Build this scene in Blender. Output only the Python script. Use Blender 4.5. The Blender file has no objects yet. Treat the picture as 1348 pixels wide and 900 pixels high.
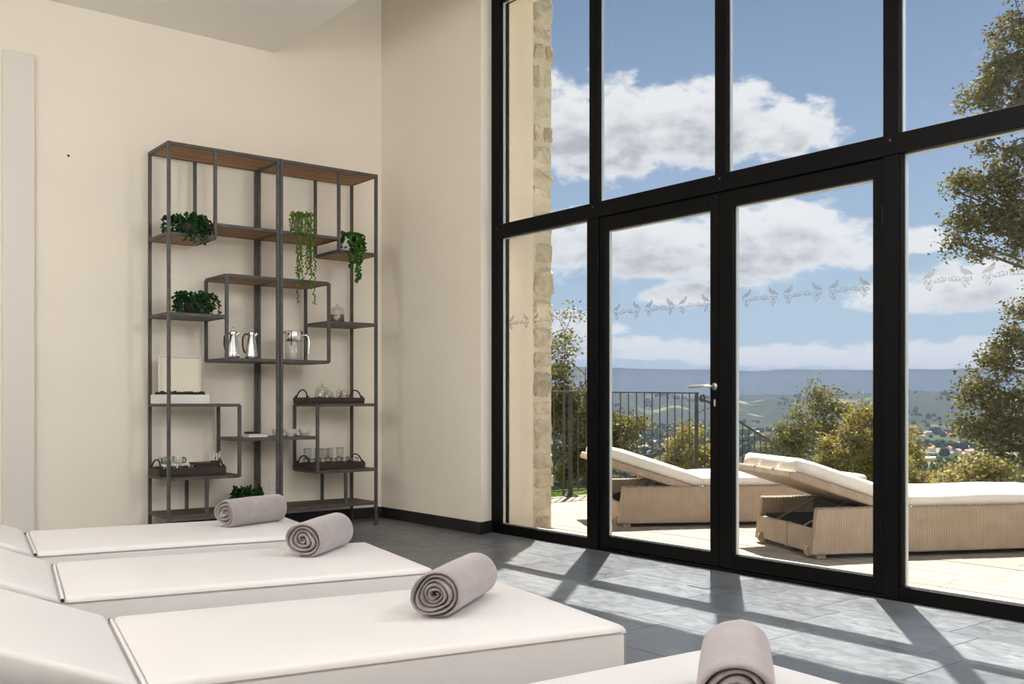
import bpy, bmesh, math, random
import numpy as np
from mathutils import Vector, Matrix

# ------------------------------------------------------------------ camera
PI = math.pi
R = math.radians
sc = bpy.context.scene
COL = sc.collection
FPX, CXP, V0, EYE = 1310.0, 674.0, 529.0, 0.95
YAW = math.atan(1034 / 1310.0)                      # view direction, measured from +Y towards +X
cam_d = bpy.data.cameras.new('camera')
cam = bpy.data.objects.new('camera', cam_d)
COL.objects.link(cam)
cam.location = (0, 0, EYE)
cam.rotation_euler = (PI / 2, 0, -YAW)
cam_d.sensor_width = 36.0
cam_d.lens = FPX / 1348 * 36
cam_d.shift_y = (V0 - 450) / 1348
cam_d.clip_start = 0.05
cam_d.clip_end = 40000
sc.camera = cam

vs = sc.view_settings
vs.view_transform = 'Standard'
vs.look = 'None'
vs.gamma = 1
vs.exposure = 0.0
vs.use_curve_mapping = False

# ------------------------------------------------------------------ node helpers
def nn(nt, kind, **kw):
    n = nt.nodes.new(kind)
    for k, v in kw.items():
        if k in n.inputs.keys() if isinstance(k, str) else False:
            n.inputs[k].default_value = v
        else:
            setattr(n, k, v)
    return n

def val(nt, op, a, b=None, c=None, clamp=False):
    n = nt.nodes.new('ShaderNodeMath')
    n.operation = op
    n.use_clamp = clamp
    for i, x in enumerate((a, b, c)):
        if x is None:
            continue
        if isinstance(x, (int, float)):
            n.inputs[i].default_value = x
        else:
            nt.links.new(x, n.inputs[i])
    return n.outputs[0]

def mixc(nt, fac, a, b, mode='MIX'):
    n = nt.nodes.new('ShaderNodeMix')
    n.data_type = 'RGBA'
    n.blend_type = mode
    for sock, x in ((n.inputs[0], fac), (n.inputs[6], a), (n.inputs[7], b)):
        if isinstance(x, (int, float)):
            sock.default_value = x
        elif isinstance(x, (tuple, list)):
            sock.default_value = (*x[:3], 1)
        else:
            nt.links.new(x, sock)
    return n.outputs[2]

def ramp(nt, fac, stops, interp='LINEAR'):
    n = nt.nodes.new('ShaderNodeValToRGB')
    n.color_ramp.interpolation = interp
    el = n.color_ramp.elements
    while len(el) < len(stops):
        el.new(0.5)
    for e, (p, c) in zip(el, stops):
        e.position = p
        e.color = (*c[:3], 1) if isinstance(c, (tuple, list)) else (c, c, c, 1)
    nt.links.new(fac, n.inputs[0])
    return n.outputs[0]

def noise(nt, vec, scale, detail=4, rough=0.5, dist=0.0):
    n = nt.nodes.new('ShaderNodeTexNoise')
    n.inputs['Scale'].default_value = scale
    n.inputs['Detail'].default_value = detail
    n.inputs['Roughness'].default_value = rough
    n.inputs['Distortion'].default_value = dist
    if vec is not None:
        nt.links.new(vec, n.inputs['Vector'])
    return n.outputs['Fac']

def smooth(nt, x, lo, hi):
    n = nt.nodes.new('ShaderNodeMapRange')
    n.interpolation_type = 'SMOOTHSTEP'
    n.inputs['From Min'].default_value = lo
    n.inputs['From Max'].default_value = hi
    nt.links.new(x, n.inputs['Value'])
    return n.outputs['Result']

# ------------------------------------------------------------------ sky with cumulus
def build_world():
    w = bpy.data.worlds.new('sky')
    sc.world = w
    w.use_nodes = True
    nt = w.node_tree
    nt.nodes.clear()
    L = nt.links.new
    tc = nt.nodes.new('ShaderNodeTexCoord')
    sep = nt.nodes.new('ShaderNodeSeparateXYZ')
    L(tc.outputs['Generated'], sep.inputs[0])
    X, Y, Z = sep.outputs
    el = val(nt, 'MULTIPLY', val(nt, 'ARCSINE', Z), 180 / PI)          # degrees above horizon
    az = val(nt, 'MULTIPLY', val(nt, 'ARCTAN2', X, Y), 180 / PI)       # degrees from +Y towards +X
    # clear sky gradient by elevation
    base = ramp(nt, val(nt, 'DIVIDE', el, 90, clamp=True),
                [(0.0, (0.56, 0.70, 0.83)), (0.03, (0.54, 0.68, 0.81)), (0.09, (0.40, 0.56, 0.74)), (0.15, (0.32, 0.45, 0.66)),
                 (0.24, (0.22, 0.33, 0.52)), (0.55, (0.15, 0.24, 0.44)), (1.0, (0.10, 0.18, 0.37))])
    # cloud field in (azimuth, elevation) degrees; evaluated again a little higher up to shade the bases
    def cloud(el):
        cmb = nt.nodes.new('ShaderNodeCombineXYZ')
        L(val(nt, 'MULTIPLY', az, 0.045), cmb.inputs[0])
        L(val(nt, 'MULTIPLY', el, 0.085), cmb.inputs[1])
        cmb.inputs[2].default_value = 3.7
        n1 = noise(nt, cmb.outputs[0], 3.0, 7, 0.55, 0.2)
        n2 = noise(nt, cmb.outputs[0], 13.0, 6, 0.6, 0.1)
        def blob(a0, e0, ra, re_lo, re_hi, pk=1.0):
            dx = val(nt, 'DIVIDE', val(nt, 'SUBTRACT', az, a0), ra)
            de = val(nt, 'SUBTRACT', el, e0)
            up = val(nt, 'DIVIDE', val(nt, 'MAXIMUM', de, 0), re_hi)
            dn = val(nt, 'DIVIDE', val(nt, 'MAXIMUM', val(nt, 'MULTIPLY', de, -1), 0), re_lo)
            r2 = val(nt, 'ADD', val(nt, 'MULTIPLY', dx, dx), val(nt, 'ADD', val(nt, 'MULTIPLY', up, up), val(nt, 'MULTIPLY', dn, dn)))
            return val(nt, 'SUBTRACT', pk, r2)
        blobs = [blob(*b) for b in CLOUDS]
        m = blobs[0]
        for b in blobs[1:]:
            m = val(nt, 'MAXIMUM', m, b)
        m = val(nt, 'MAXIMUM', m, -1.6)
        # the same fair-weather band goes on all round the horizon
        band = val(nt, 'MULTIPLY', smooth(nt, el, 1.0, 5.0), val(nt, 'SUBTRACT', 1.0, smooth(nt, el, 10.0, 22.0)))
        away = smooth(nt, val(nt, 'ABSOLUTE', val(nt, 'SUBTRACT', az, 50)), 22, 30)
        field = val(nt, 'MULTIPLY', val(nt, 'MULTIPLY', val(nt, 'SUBTRACT', n1, 0.42), 6.0), val(nt, 'MULTIPLY', band, away))
        m = val(nt, 'MAXIMUM', m, val(nt, 'SUBTRACT', field, 0.55))
        d = val(nt, 'ADD', m, val(nt, 'MULTIPLY', val(nt, 'SUBTRACT', n1, 0.5), 2.2))
        return val(nt, 'ADD', d, val(nt, 'MULTIPLY', val(nt, 'SUBTRACT', n2, 0.5), 2.0))
    CLOUDS = [(43.6, 14.9, 5.6, 2.6, 3.4), (49.0, 14.9, 5.4, 2.4, 2.9), (39.5, 15.2, 5, 2.4, 3.6), (53.6, 14.6, 3.4, 1.2, 1.8), (55.3, 16.2, 1.8, .8, .9, .25),
              (38.3, 10.2, 2.4, .6, 1.0), (44.5, 8.6, 7.5, 1.8, 2.6), (53, 8.2, 7.0, 2.3, 3.0), (62.5, 5.6, 8.5, 1.0, 1.7), (60.3, 8.4, 2.2, .6, .9),
              (36.5, 7.8, 5.5, 2.2, 2.4), (46, 2.9, 6, .6, .9), (40, 4.2, 5, .9, 1.2), (56, 2.5, 9, .7, .9), (63, 2.3, 7, 1.0, 1.1), (48.5, 6.0, 3.0, .7, 1.0)]
    d = cloud(el)
    d_up = cloud(val(nt, 'ADD', el, 1.3))
    dens = smooth(nt, d, -0.05, 0.55)
    core = val(nt, 'MULTIPLY', smooth(nt, d_up, 0.0, 1.5), smooth(nt, d, 0.1, 1.1))
    ccol = mixc(nt, core, (0.92, 0.92, 0.94), (0.44, 0.45, 0.50))
    col = mixc(nt, val(nt, 'MULTIPLY', dens, 0.94), base, ccol)
    bg = nt.nodes.new('ShaderNodeBackground')
    bg.inputs['Strength'].default_value = 1.0
    L(col, bg.inputs['Color'])
    out = nt.nodes.new('ShaderNodeOutputWorld')
    L(bg.outputs[0], out.inputs['Surface'])
build_world()

# ------------------------------------------------------------------ sun
SUN_DIR = Vector((-1.0, -0.85, -2.49)).normalized()
sun_d = bpy.data.lights.new('sun', 'SUN')
sun_d.energy = 14.5
sun_d.color = (1.0, 0.965, 0.91)
sun_d.angle = R(0.53)
sun = bpy.data.objects.new('sun', sun_d)
sun.rotation_euler = SUN_DIR.to_track_quat('-Z', 'Y').to_euler()
sun.location = (10, 9, 25)
COL.objects.link(sun)
FILL_W = 96.0                                       # base power of each added fill globe

# ------------------------------------------------------------------ pixel -> place helpers (distance always comes from a plane)
FW = np.array([math.sin(YAW), math.cos(YAW), 0])
RT = np.array([math.cos(YAW), -math.sin(YAW), 0])
def ray(x, y):
    return FW + RT * (x - CXP) / FPX - np.array([0, 0, 1.0]) * (y - V0) / FPX
def on_y(x, y, Yp):
    d = ray(x, y); t = Yp / d[1]
    return Vector((d[0] * t, Yp, EYE + d[2] * t))
def on_z(x, y, z):
    d = ray(x, y); t = (z - EYE) / d[2]
    return Vector((d[0] * t, d[1] * t, z))
def at_depth(x, y, D):
    d = ray(x, y)
    return Vector((d[0] * D, d[1] * D, EYE + d[2] * D))

# ------------------------------------------------------------------ mesh helpers
class MB:
    def __init__(s):
        s.v, s.f = [], []
    def add(s, vs_, fs):
        o = len(s.v)
        s.v += [tuple(p) for p in vs_]
        s.f += [tuple(i + o for i in f) for f in fs]
        return s
    def box(s, x0, x1, y0, y1, z0, z1):
        return s.add([(x0, y0, z0), (x1, y0, z0), (x1, y1, z0), (x0, y1, z0), (x0, y0, z1), (x1, y0, z1), (x1, y1, z1), (x0, y1, z1)],
                     [(3, 2, 1, 0), (4, 5, 6, 7), (0, 1, 5, 4), (1, 2, 6, 5), (2, 3, 7, 6), (3, 0, 4, 7)])
    def prism(s, poly, z0, z1, M=None):
        n = len(poly)
        p = [Vector((a, b, z0)) for a, b in poly] + [Vector((a, b, z1)) for a, b in poly]
        if M is not None:
            p = [M @ q for q in p]
        return s.add(p, [tuple(range(n - 1, -1, -1)), tuple(range(n, 2 * n))] + [(i, (i + 1) % n, n + (i + 1) % n, n + i) for i in range(n)])
    def tube(s, pts, r, n=8, closed=False):
        pts = [Vector(p) for p in pts]
        m = len(pts)
        rs = r if isinstance(r, (list, tuple)) else [r] * m
        up = None
        rings = []
        for i in range(m):
            a = pts[(i - 1) % m] if (closed or i > 0) else pts[i]
            b = pts[(i + 1) % m] if (closed or i < m - 1) else pts[i]
            t = (b - a)
            t = t.normalized() if t.length > 1e-9 else Vector((0, 0, 1))
            if up is None:
                up = t.orthogonal().normalized()
            else:
                up = (up - t * up.dot(t))
                up = up.normalized() if up.length > 1e-6 else t.orthogonal().normalized()
            w = t.cross(up)
            rings.append([pts[i] + (up * math.cos(2 * PI * k / n) + w * math.sin(2 * PI * k / n)) * rs[i] for k in range(n)])
        fs = []
        for i in range(m if closed else m - 1):
            j = (i + 1) % m
            for k in range(n):
                l = (k + 1) % n
                fs.append((i * n + k, i * n + l, j * n + l, j * n + k))
        if not closed:
            fs.append(tuple(range(n - 1, -1, -1)))
            fs.append(tuple((m - 1) * n + k for k in range(n)))
        return s.add([p for ring in rings for p in ring], fs)
    def lathe(s, prof, n=20, c=(0, 0, 0)):
        vs_ = [(c[0] + r * math.cos(2 * PI * k / n), c[1] + r * math.sin(2 * PI * k / n), c[2] + z) for r, z in prof for k in range(n)]
        fs = [(i * n + k, i * n + (k + 1) % n, (i + 1) * n + (k + 1) % n, (i + 1) * n + k) for i in range(len(prof) - 1) for k in range(n)]
        if prof[0][0] > 1e-6:
            fs.append(tuple(range(n - 1, -1, -1)))
        if prof[-1][0] > 1e-6:
            fs.append(tuple((len(prof) - 1) * n + k for k in range(n)))
        return s.add(vs_, fs)
    def ball(s, c, r, nu=8, nv=5, M=None):
        r = r if isinstance(r, (list, tuple)) else (r, r, r)
        vs_ = []
        for j in range(1, nv):
            t = PI * j / nv
            for k in range(nu):
                a = 2 * PI * k / nu
                vs_.append(Vector((r[0] * math.sin(t) * math.cos(a), r[1] * math.sin(t) * math.sin(a), r[2] * math.cos(t))))
        vs_ += [Vector((0, 0, r[2])), Vector((0, 0, -r[2]))]
        if M is not None:
            vs_ = [M @ v for v in vs_]
        vs_ = [v + Vector(c) for v in vs_]
        top, bot = len(vs_) - 2, len(vs_) - 1
        fs = [(top, k, (k + 1) % nu) for k in range(nu)]
        for j in range(nv - 2):
            for k in range(nu):
                l = (k + 1) % nu
                fs.append((j * nu + k, (j + 1) * nu + k, (j + 1) * nu + l, j * nu + l))
        fs += [((nv - 2) * nu + (k + 1) % nu, (nv - 2) * nu + k, bot) for k in range(nu)]
        return s.add(vs_, fs)
    def xf(s, M):
        s.v = [tuple(M @ Vector(p)) for p in s.v]
        return s
    def mesh(s, name, mat, bevel=0, seg=2, smooth_=False, fix=True):
        me = bpy.data.meshes.new(name)
        me.from_pydata(s.v, [], s.f)
        bm = bmesh.new()
        bm.from_mesh(me)
        if fix:
            bmesh.ops.recalc_face_normals(bm, faces=bm.faces)
        if bevel:
            es = [e for e in bm.edges if len(e.link_faces) == 2 and e.calc_face_angle(0) > 0.5]
            bmesh.ops.bevel(bm, geom=es, offset=bevel, segments=seg, profile=0.5, affect='EDGES', clamp_overlap=True)
        if smooth_:
            for f in bm.faces:
                f.smooth = True
            lim = 0.7
            for e in bm.edges:
                if len(e.link_faces) == 2 and e.calc_face_angle(0) > lim:
                    e.smooth = False
        bm.to_mesh(me)
        bm.free()
        if mat is not None:
            me.materials.append(mat)
        return me

def obj(name, mb, mat, parent=None, bevel=0, seg=2, sm=False, loc=None, kind=None):
    me = mb if isinstance(mb, bpy.types.Mesh) else mb.mesh(name, mat, bevel, seg, sm)
    o = bpy.data.objects.new(name, me)
    COL.objects.link(o)
    if parent is not None:
        o.parent = parent
    if loc is not None:
        o.location = loc
    if kind:
        o['kind'] = kind
    return o

def tag(o, label, cat, group=None, kind=None):
    o['label'] = label
    o['category'] = cat
    if group:
        o['group'] = group
    if kind:
        o['kind'] = kind
    return o

def thing(name, label, cat, loc=(0, 0, 0), rotz=0, group=None, kind=None):
    o = bpy.data.objects.new(name, None)
    o.empty_display_size = 0.1
    COL.objects.link(o)
    o.location = loc
    o.rotation_euler = (0, 0, rotz)
    return tag(o, label, cat, group, kind)

def struct(name, mb=None, mat=None, label=None, bevel=0):
    if mb is None:
        o = bpy.data.objects.new(name, None)
        o.empty_display_size = 0.1
        COL.objects.link(o)
    else:
        o = obj(name, mb, mat, None, bevel)
    o['kind'] = 'structure'
    if label:
        o['label'] = label
    return o

# ------------------------------------------------------------------ materials
def new_mat(name):
    m = bpy.data.materials.new(name)
    m.use_nodes = True
    nt = m.node_tree
    b = nt.nodes['Principled BSDF']
    return m, nt, b

def pbr(name, col, rough=0.5, metal=0.0, nscale=0, namp=0.0, bump=0.0, bscale=40, bdist=0.002, spec=0.5, trans=0, coat=0, stretch=None):
    m, nt, b = new_mat(name)
    L = nt.links.new
    b.inputs['Base Color'].default_value = (*col, 1)
    b.inputs['Roughness'].default_value = rough
    b.inputs['Metallic'].default_value = metal
    b.inputs['Specular IOR Level'].default_value = spec
    b.inputs['Coat Weight'].default_value = coat
    tc = nt.nodes.new('ShaderNodeTexCoord')
    vec = tc.outputs['Object']
    if stretch:
        mp = nt.nodes.new('ShaderNodeMapping')
        mp.inputs['Scale'].default_value = stretch
        L(vec, mp.inputs[0])
        vec = mp.outputs[0]
    if nscale:
        f = noise(nt, vec, nscale, 5, 0.55)
        lo = tuple(max(0, c * (1 - namp)) for c in col)
        hi = tuple(min(1, c * (1 + namp)) for c in col)
        L(ramp(nt, f, [(0.25, lo), (0.75, hi)]), b.inputs['Base Color'])
    if bump:
        bp = nt.nodes.new('ShaderNodeBump')
        bp.inputs['Strength'].default_value = bump
        bp.inputs['Distance'].default_value = bdist
        L(noise(nt, vec, bscale, 6, 0.6), bp.inputs['Height'])
        L(bp.outputs[0], b.inputs['Normal'])
    return m

M = {}
M['plaster'] = pbr('plaster_cream', (0.89, 0.82, 0.71), 0.85, nscale=1.3, namp=0.025, bump=0.12, bscale=55, bdist=0.003, spec=0.2)
M['ceiling'] = pbr('ceiling_paint', (0.90, 0.86, 0.81), 0.9, nscale=0.8, namp=0.02, spec=0.2)
M['trim'] = pbr('trim_paint', (0.78, 0.725, 0.67), 0.6, nscale=0.8, namp=0.015)
M['ext_plaster'] = pbr('reveal_plaster', (0.89, 0.75, 0.57), 0.9, nscale=2.5, namp=0.05, bump=0.15, bscale=60)
M['grout'] = pbr('grout', (0.06, 0.06, 0.065), 0.9)
M['baseboard'] = pbr('slate_baseboard', (0.018, 0.016, 0.015), 0.5, nscale=9, namp=0.3)
M['alu'] = pbr('window_frame', (0.0022, 0.0018, 0.0017), 0.5, nscale=3, namp=0.1, spec=0.12)
M['spacer'] = pbr('spacer_bar', (0.62, 0.62, 0.60), 0.35, 0.5)
M['chrome'] = pbr('chrome', (0.78, 0.77, 0.75), 0.12, 1.0)
M['satin'] = pbr('satin_steel', (0.60, 0.58, 0.55), 0.32, 1.0)
M['steel'] = pbr('shelf_steel', (0.085, 0.077, 0.073), 0.5, 0.3, nscale=14, namp=0.35, bump=0.1, bscale=60)
M['iron'] = pbr('black_iron', (0.02, 0.018, 0.017), 0.5, 0.3)
M['rail'] = pbr('railing_iron', (0.05, 0.040, 0.038), 0.55, 0.2, nscale=9, namp=0.25)
M['white'] = pbr('white_card', (0.80, 0.77, 0.72), 0.6)
M['creamcard'] = pbr('cream_card', (0.85, 0.78, 0.63), 0.7)
M['porcelain'] = pbr('porcelain', (0.78, 0.74, 0.68), 0.25)
M['plastic'] = pbr('socket_plastic', (0.80, 0.78, 0.74), 0.4)
M['black'] = pbr('black_rubber', (0.01, 0.01, 0.01), 0.6)
M['darkpot'] = pbr('dark_pot', (0.035, 0.028, 0.024), 0.6, nscale=30, namp=0.4)
M['coffee'] = pbr('coffee_beans', (0.13, 0.045, 0.022), 0.6, nscale=120, namp=0.7, bump=0.8, bscale=150)
M['dried'] = pbr('dried_fruit', (0.32, 0.17, 0.06), 0.6, nscale=90, namp=0.6, bump=0.8, bscale=120)
M['tea'] = pbr('dark_tea', (0.05, 0.03, 0.02), 0.7, nscale=120, namp=0.6, bump=0.8, bscale=150)
M['cushion'] = pbr('outdoor_cushion', (0.74, 0.70, 0.64), 0.85, nscale=4, namp=0.04, bump=0.3, bscale=14, bdist=0.01)
M['clothshade'] = pbr('dark_cloth_and_shade', (0.04, 0.042, 0.05), 0.8)
M['soil'] = pbr('soil', (0.03, 0.02, 0.015), 0.9)
M['stem'] = pbr('green_stem', (0.09, 0.14, 0.035), 0.6)
M['bark'] = pbr('bark', (0.11, 0.085, 0.06), 0.9, nscale=12, namp=0.4, bump=0.6, bscale=20)
M['houseroof'] = pbr('roof_tile', (0.45, 0.22, 0.14), 0.8, nscale=0.3, namp=0.2)
M['housewall'] = pbr('house_render', (0.75, 0.66, 0.55), 0.8, nscale=0.2, namp=0.1)
M['stair'] = pbr('stair_stone', (0.42, 0.37, 0.30), 0.8, nscale=5, namp=0.2)

def leather():
    m, nt, b = new_mat('cream_leatherette')
    L = nt.links.new
    tc = nt.nodes.new('ShaderNodeTexCoord')
    f = noise(nt, tc.outputs['Object'], 2.2, 4)
    L(ramp(nt, f, [(0.3, (0.70, 0.672, 0.665)), (0.7, (0.725, 0.695, 0.685))]), b.inputs['Base Color'])
    b.inputs['Roughness'].default_value = 0.42
    b.inputs['Specular IOR Level'].default_value = 0.35
    bp = nt.nodes.new('ShaderNodeBump')
    bp.inputs['Strength'].default_value = 0.35
    bp.inputs['Distance'].default_value = 0.004
    hsum = val(nt, 'ADD', val(nt, 'MULTIPLY', noise(nt, tc.outputs['Object'], 5.5, 3, 0.5, 0.6), 1.0), val(nt, 'MULTIPLY', noise(nt, tc.outputs['Object'], 260, 2), 0.05))
    L(hsum, bp.inputs['Height'])
    L(bp.outputs[0], b.inputs['Normal'])
    return m
M['leather'] = leather()
M['seam'] = pbr('leather_stitching', (0.45, 0.37, 0.33), 0.7)

def tile_mat():
    m, nt, b = new_mat('slate_tile')
    L = nt.links.new
    geo = nt.nodes.new('ShaderNodeNewGeometry')
    oi = nt.nodes.new('ShaderNodeObjectInfo')
    mp = nt.nodes.new('ShaderNodeMapping')
    L(geo.outputs['Position'], mp.inputs[0])
    off = nt.nodes.new('ShaderNodeCombineXYZ')
    L(val(nt, 'MULTIPLY', oi.outputs['Random'], 37.0), off.inputs[0])
    L(val(nt, 'MULTIPLY', oi.outputs['Random'], 19.0), off.inputs[1])
    L(off.outputs[0], mp.inputs['Location'])
    mp.inputs['Scale'].default_value = (1.6, 1.0, 1.0)
    v = mp.outputs[0]
    a = noise(nt, v, 3.2, 8, 0.62, 0.7)
    c = noise(nt, v, 14, 6, 0.7, 0.3)
    col = ramp(nt, a, [(0.25, (0.065, 0.072, 0.078)), (0.55, (0.138, 0.149, 0.160)), (0.8, (0.235, 0.24, 0.24))])
    col = mixc(nt, 0.35, col, ramp(nt, c, [(0.3, (0.065, 0.072, 0.078)), (0.7, (0.23, 0.232, 0.23))]))
    tint = val(nt, 'ADD', 0.82, val(nt, 'MULTIPLY', oi.outputs['Random'], 0.36))
    sc_ = nt.nodes.new('ShaderNodeVectorMath')
    sc_.operation = 'SCALE'
    L(col, sc_.inputs[0]); L(tint, sc_.inputs['Scale'])
    L(sc_.outputs[0], b.inputs['Base Color'])
    L(ramp(nt, c, [(0.3, 0.26), (0.7, 0.45)]), b.inputs['Roughness'])
    bp = nt.nodes.new('ShaderNodeBump')
    bp.inputs['Strength'].default_value = 0.35
    bp.inputs['Distance'].default_value = 0.006
    L(val(nt, 'ADD', a, val(nt, 'MULTIPLY', c, 0.4)), bp.inputs['Height'])
    L(bp.outputs[0], b.inputs['Normal'])
    return m
M['tile'] = tile_mat()

def wood_mat(name, dark, light, sx=(2.2, 34, 34), rough=0.6, rnd=0.25, world=False):
    m, nt, b = new_mat(name)
    L = nt.links.new
    oi = nt.nodes.new('ShaderNodeObjectInfo')
    if world:
        src = nt.nodes.new('ShaderNodeNewGeometry').outputs['Position']
    else:
        src = nt.nodes.new('ShaderNodeTexCoord').outputs['Object']
    mp = nt.nodes.new('ShaderNodeMapping')
    mp.inputs['Scale'].default_value = sx
    L(src, mp.inputs[0])
    off = nt.nodes.new('ShaderNodeCombineXYZ')
    L(val(nt, 'MULTIPLY', oi.outputs['Random'], 23.0), off.inputs[0])
    L(val(nt, 'MULTIPLY', oi.outputs['Random'], 51.0), off.inputs[1])
    L(off.outputs[0], mp.inputs['Location'])
    f = noise(nt, mp.outputs[0], 1.0, 8, 0.65, 0.8)
    col = ramp(nt, f, [(0.28, dark), (0.72, light)])
    tint = val(nt, 'ADD', 1 - rnd / 2, val(nt, 'MULTIPLY', oi.outputs['Random'], rnd))
    sc_ = nt.nodes.new('ShaderNodeVectorMath')
    sc_.operation = 'SCALE'
    L(col, sc_.inputs[0]); L(tint, sc_.inputs['Scale'])
    L(sc_.outputs[0], b.inputs['Base Color'])
    b.inputs['Roughness'].default_value = rough
    bp = nt.nodes.new('ShaderNodeBump')
    bp.inputs['Strength'].default_value = 0.3
    bp.inputs['Distance'].default_value = 0.002
    L(f, bp.inputs['Height'])
    L(bp.outputs[0], b.inputs['Normal'])
    return m
M['wood'] = wood_mat('oak_board', (0.15, 0.062, 0.022), (0.56, 0.30, 0.125))
M['darkwood'] = wood_mat('dark_oak_board', (0.035, 0.020, 0.012), (0.13, 0.075, 0.042))
M['traywood'] = wood_mat('dark_tray_wood', (0.018, 0.010, 0.007), (0.06, 0.032, 0.022), (5, 40, 40))
M['deck'] = wood_mat('weathered_decking', (0.17, 0.14, 0.105), (0.35, 0.295, 0.23), (30, 1.5, 30), 0.75, 0.22, True)

def stone_mat():
    m, nt, b = new_mat('quoin_stone')
    L = nt.links.new
    geo = nt.nodes.new('ShaderNodeNewGeometry')
    oi = nt.nodes.new('ShaderNodeObjectInfo')
    a = noise(nt, geo.outputs['Position'], 9, 8, 0.65, 0.4)
    c = noise(nt, geo.outputs['Position'], 45, 5, 0.7)
    col = ramp(nt, a, [(0.25, (0.50, 0.40, 0.27)), (0.5, (0.72, 0.61, 0.44)), (0.75, (0.85, 0.76, 0.60))])
    col = mixc(nt, smooth(nt, c, 0.55, 0.75), col, (0.40, 0.32, 0.22))
    tint = val(nt, 'ADD', 0.8, val(nt, 'MULTIPLY', oi.outputs['Random'], 0.35))
    sc_ = nt.nodes.new('ShaderNodeVectorMath')
    sc_.operation = 'SCALE'
    L(col, sc_.inputs[0]); L(tint, sc_.inputs['Scale'])
    L(sc_.outputs[0], b.inputs['Base Color'])
    b.inputs['Roughness'].default_value = 0.95
    b.inputs['Specular IOR Level'].default_value = 0.1
    bp = nt.nodes.new('ShaderNodeBump')
    bp.inputs['Strength'].default_value = 0.9
    bp.inputs['Distance'].default_value = 0.02
    L(val(nt, 'ADD', a, val(nt, 'MULTIPLY', c, 0.5)), bp.inputs['Height'])
    L(bp.outputs[0], b.inputs['Normal'])
    return m
M['stone'] = stone_mat()
M['mortar'] = pbr('lime_mortar', (0.74, 0.63, 0.46), 0.95, nscale=8, namp=0.15, bump=0.5, bscale=40, bdist=0.01)

def towel_mat():
    m, nt, b = new_mat('taupe_terry')
    L = nt.links.new
    tc = nt.nodes.new('ShaderNodeTexCoord')
    f = noise(nt, tc.outputs['Object'], 160, 3)
    g = noise(nt, tc.outputs['Object'], 14, 4)
    L(ramp(nt, g, [(0.3, (0.315, 0.270, 0.260)), (0.7, (0.365, 0.318, 0.310))]), b.inputs['Base Color'])
    b.inputs['Roughness'].default_value = 1.0
    b.inputs['Specular IOR Level'].default_value = 0.05
    b.inputs['Sheen Weight'].default_value = 0.5
    b.inputs['Sheen Roughness'].default_value = 0.5
    b.inputs['Sheen Tint'].default_value = (0.8, 0.8, 0.86, 1)
    bp = nt.nodes.new('ShaderNodeBump')
    bp.inputs['Strength'].default_value = 0.7
    bp.inputs['Distance'].default_value = 0.003
    L(val(nt, 'ADD', f, val(nt, 'MULTIPLY', g, 1.5)), bp.inputs['Height'])
    L(bp.outputs[0], b.inputs['Normal'])
    return m
M['towel'] = towel_mat()

def wicker_mat():
    m, nt, b = new_mat('woven_wicker')
    L = nt.links.new
    tc = nt.nodes.new('ShaderNodeTexCoord')
    sep = nt.nodes.new('ShaderNodeSeparateXYZ')
    L(tc.outputs['Object'], sep.inputs[0])
    ver = val(nt, 'SINE', val(nt, 'MULTIPLY', val(nt, 'ADD', sep.outputs[0], sep.outputs[1]), 2 * PI / 0.017))
    hor = val(nt, 'SINE', val(nt, 'MULTIPLY', sep.outputs[2], 2 * PI / 0.011))
    wv = val(nt, 'ADD', 0.5, val(nt, 'ADD', val(nt, 'MULTIPLY', ver, 0.33), val(nt, 'MULTIPLY', val(nt, 'MULTIPLY', hor, ver), 0.17)))
    f = noise(nt, tc.outputs['Object'], 11, 5)
    col = ramp(nt, wv, [(0.05, (0.30, 0.21, 0.145)), (0.5, (0.38, 0.285, 0.205)), (1.0, (0.46, 0.36, 0.265))])
    col = mixc(nt, 0.25, col, ramp(nt, f, [(0.3, (0.26, 0.18, 0.12)), (0.7, (0.52, 0.42, 0.32))]))
    L(col, b.inputs['Base Color'])
    b.inputs['Roughness'].default_value = 0.6
    bp = nt.nodes.new('ShaderNodeBump')
    bp.inputs['Strength'].default_value = 0.6
    bp.inputs['Distance'].default_value = 0.004
    L(wv, bp.inputs['Height'])
    L(bp.outputs[0], b.inputs['Normal'])
    return m
M['wicker'] = wicker_mat()

def glass_mat(name, tint=(0.985, 0.99, 0.985), gain=0.9, f0=0.035):
    m = bpy.data.materials.new(name)
    m.use_nodes = True
    nt = m.node_tree
    nt.nodes.clear()
    L = nt.links.new
    lw = nt.nodes.new('ShaderNodeLayerWeight')
    lw.inputs['Blend'].default_value = 0.5
    f5 = val(nt, 'POWER', lw.outputs['Facing'], 5.0)
    fac = val(nt, 'ADD', f0, val(nt, 'MULTIPLY', f5, gain), clamp=True)
    tr = nt.nodes.new('ShaderNodeBsdfTransparent')
    tr.inputs['Color'].default_value = (*tint, 1)
    gl = nt.nodes.new('ShaderNodeBsdfGlossy')
    gl.inputs['Roughness'].default_value = 0.0
    mx = nt.nodes.new('ShaderNodeMixShader')
    L(fac, mx.inputs[0]); L(tr.outputs[0], mx.inputs[1]); L(gl.outputs[0], mx.inputs[2])
    out = nt.nodes.new('ShaderNodeOutputMaterial')
    L(mx.outputs[0], out.inputs['Surface'])
    return m
M['glass'] = glass_mat('window_glass', f0=0.02)
M['jarglass'] = glass_mat('jar_glass', (0.93, 0.94, 0.935), 0.9, 0.08)

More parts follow.
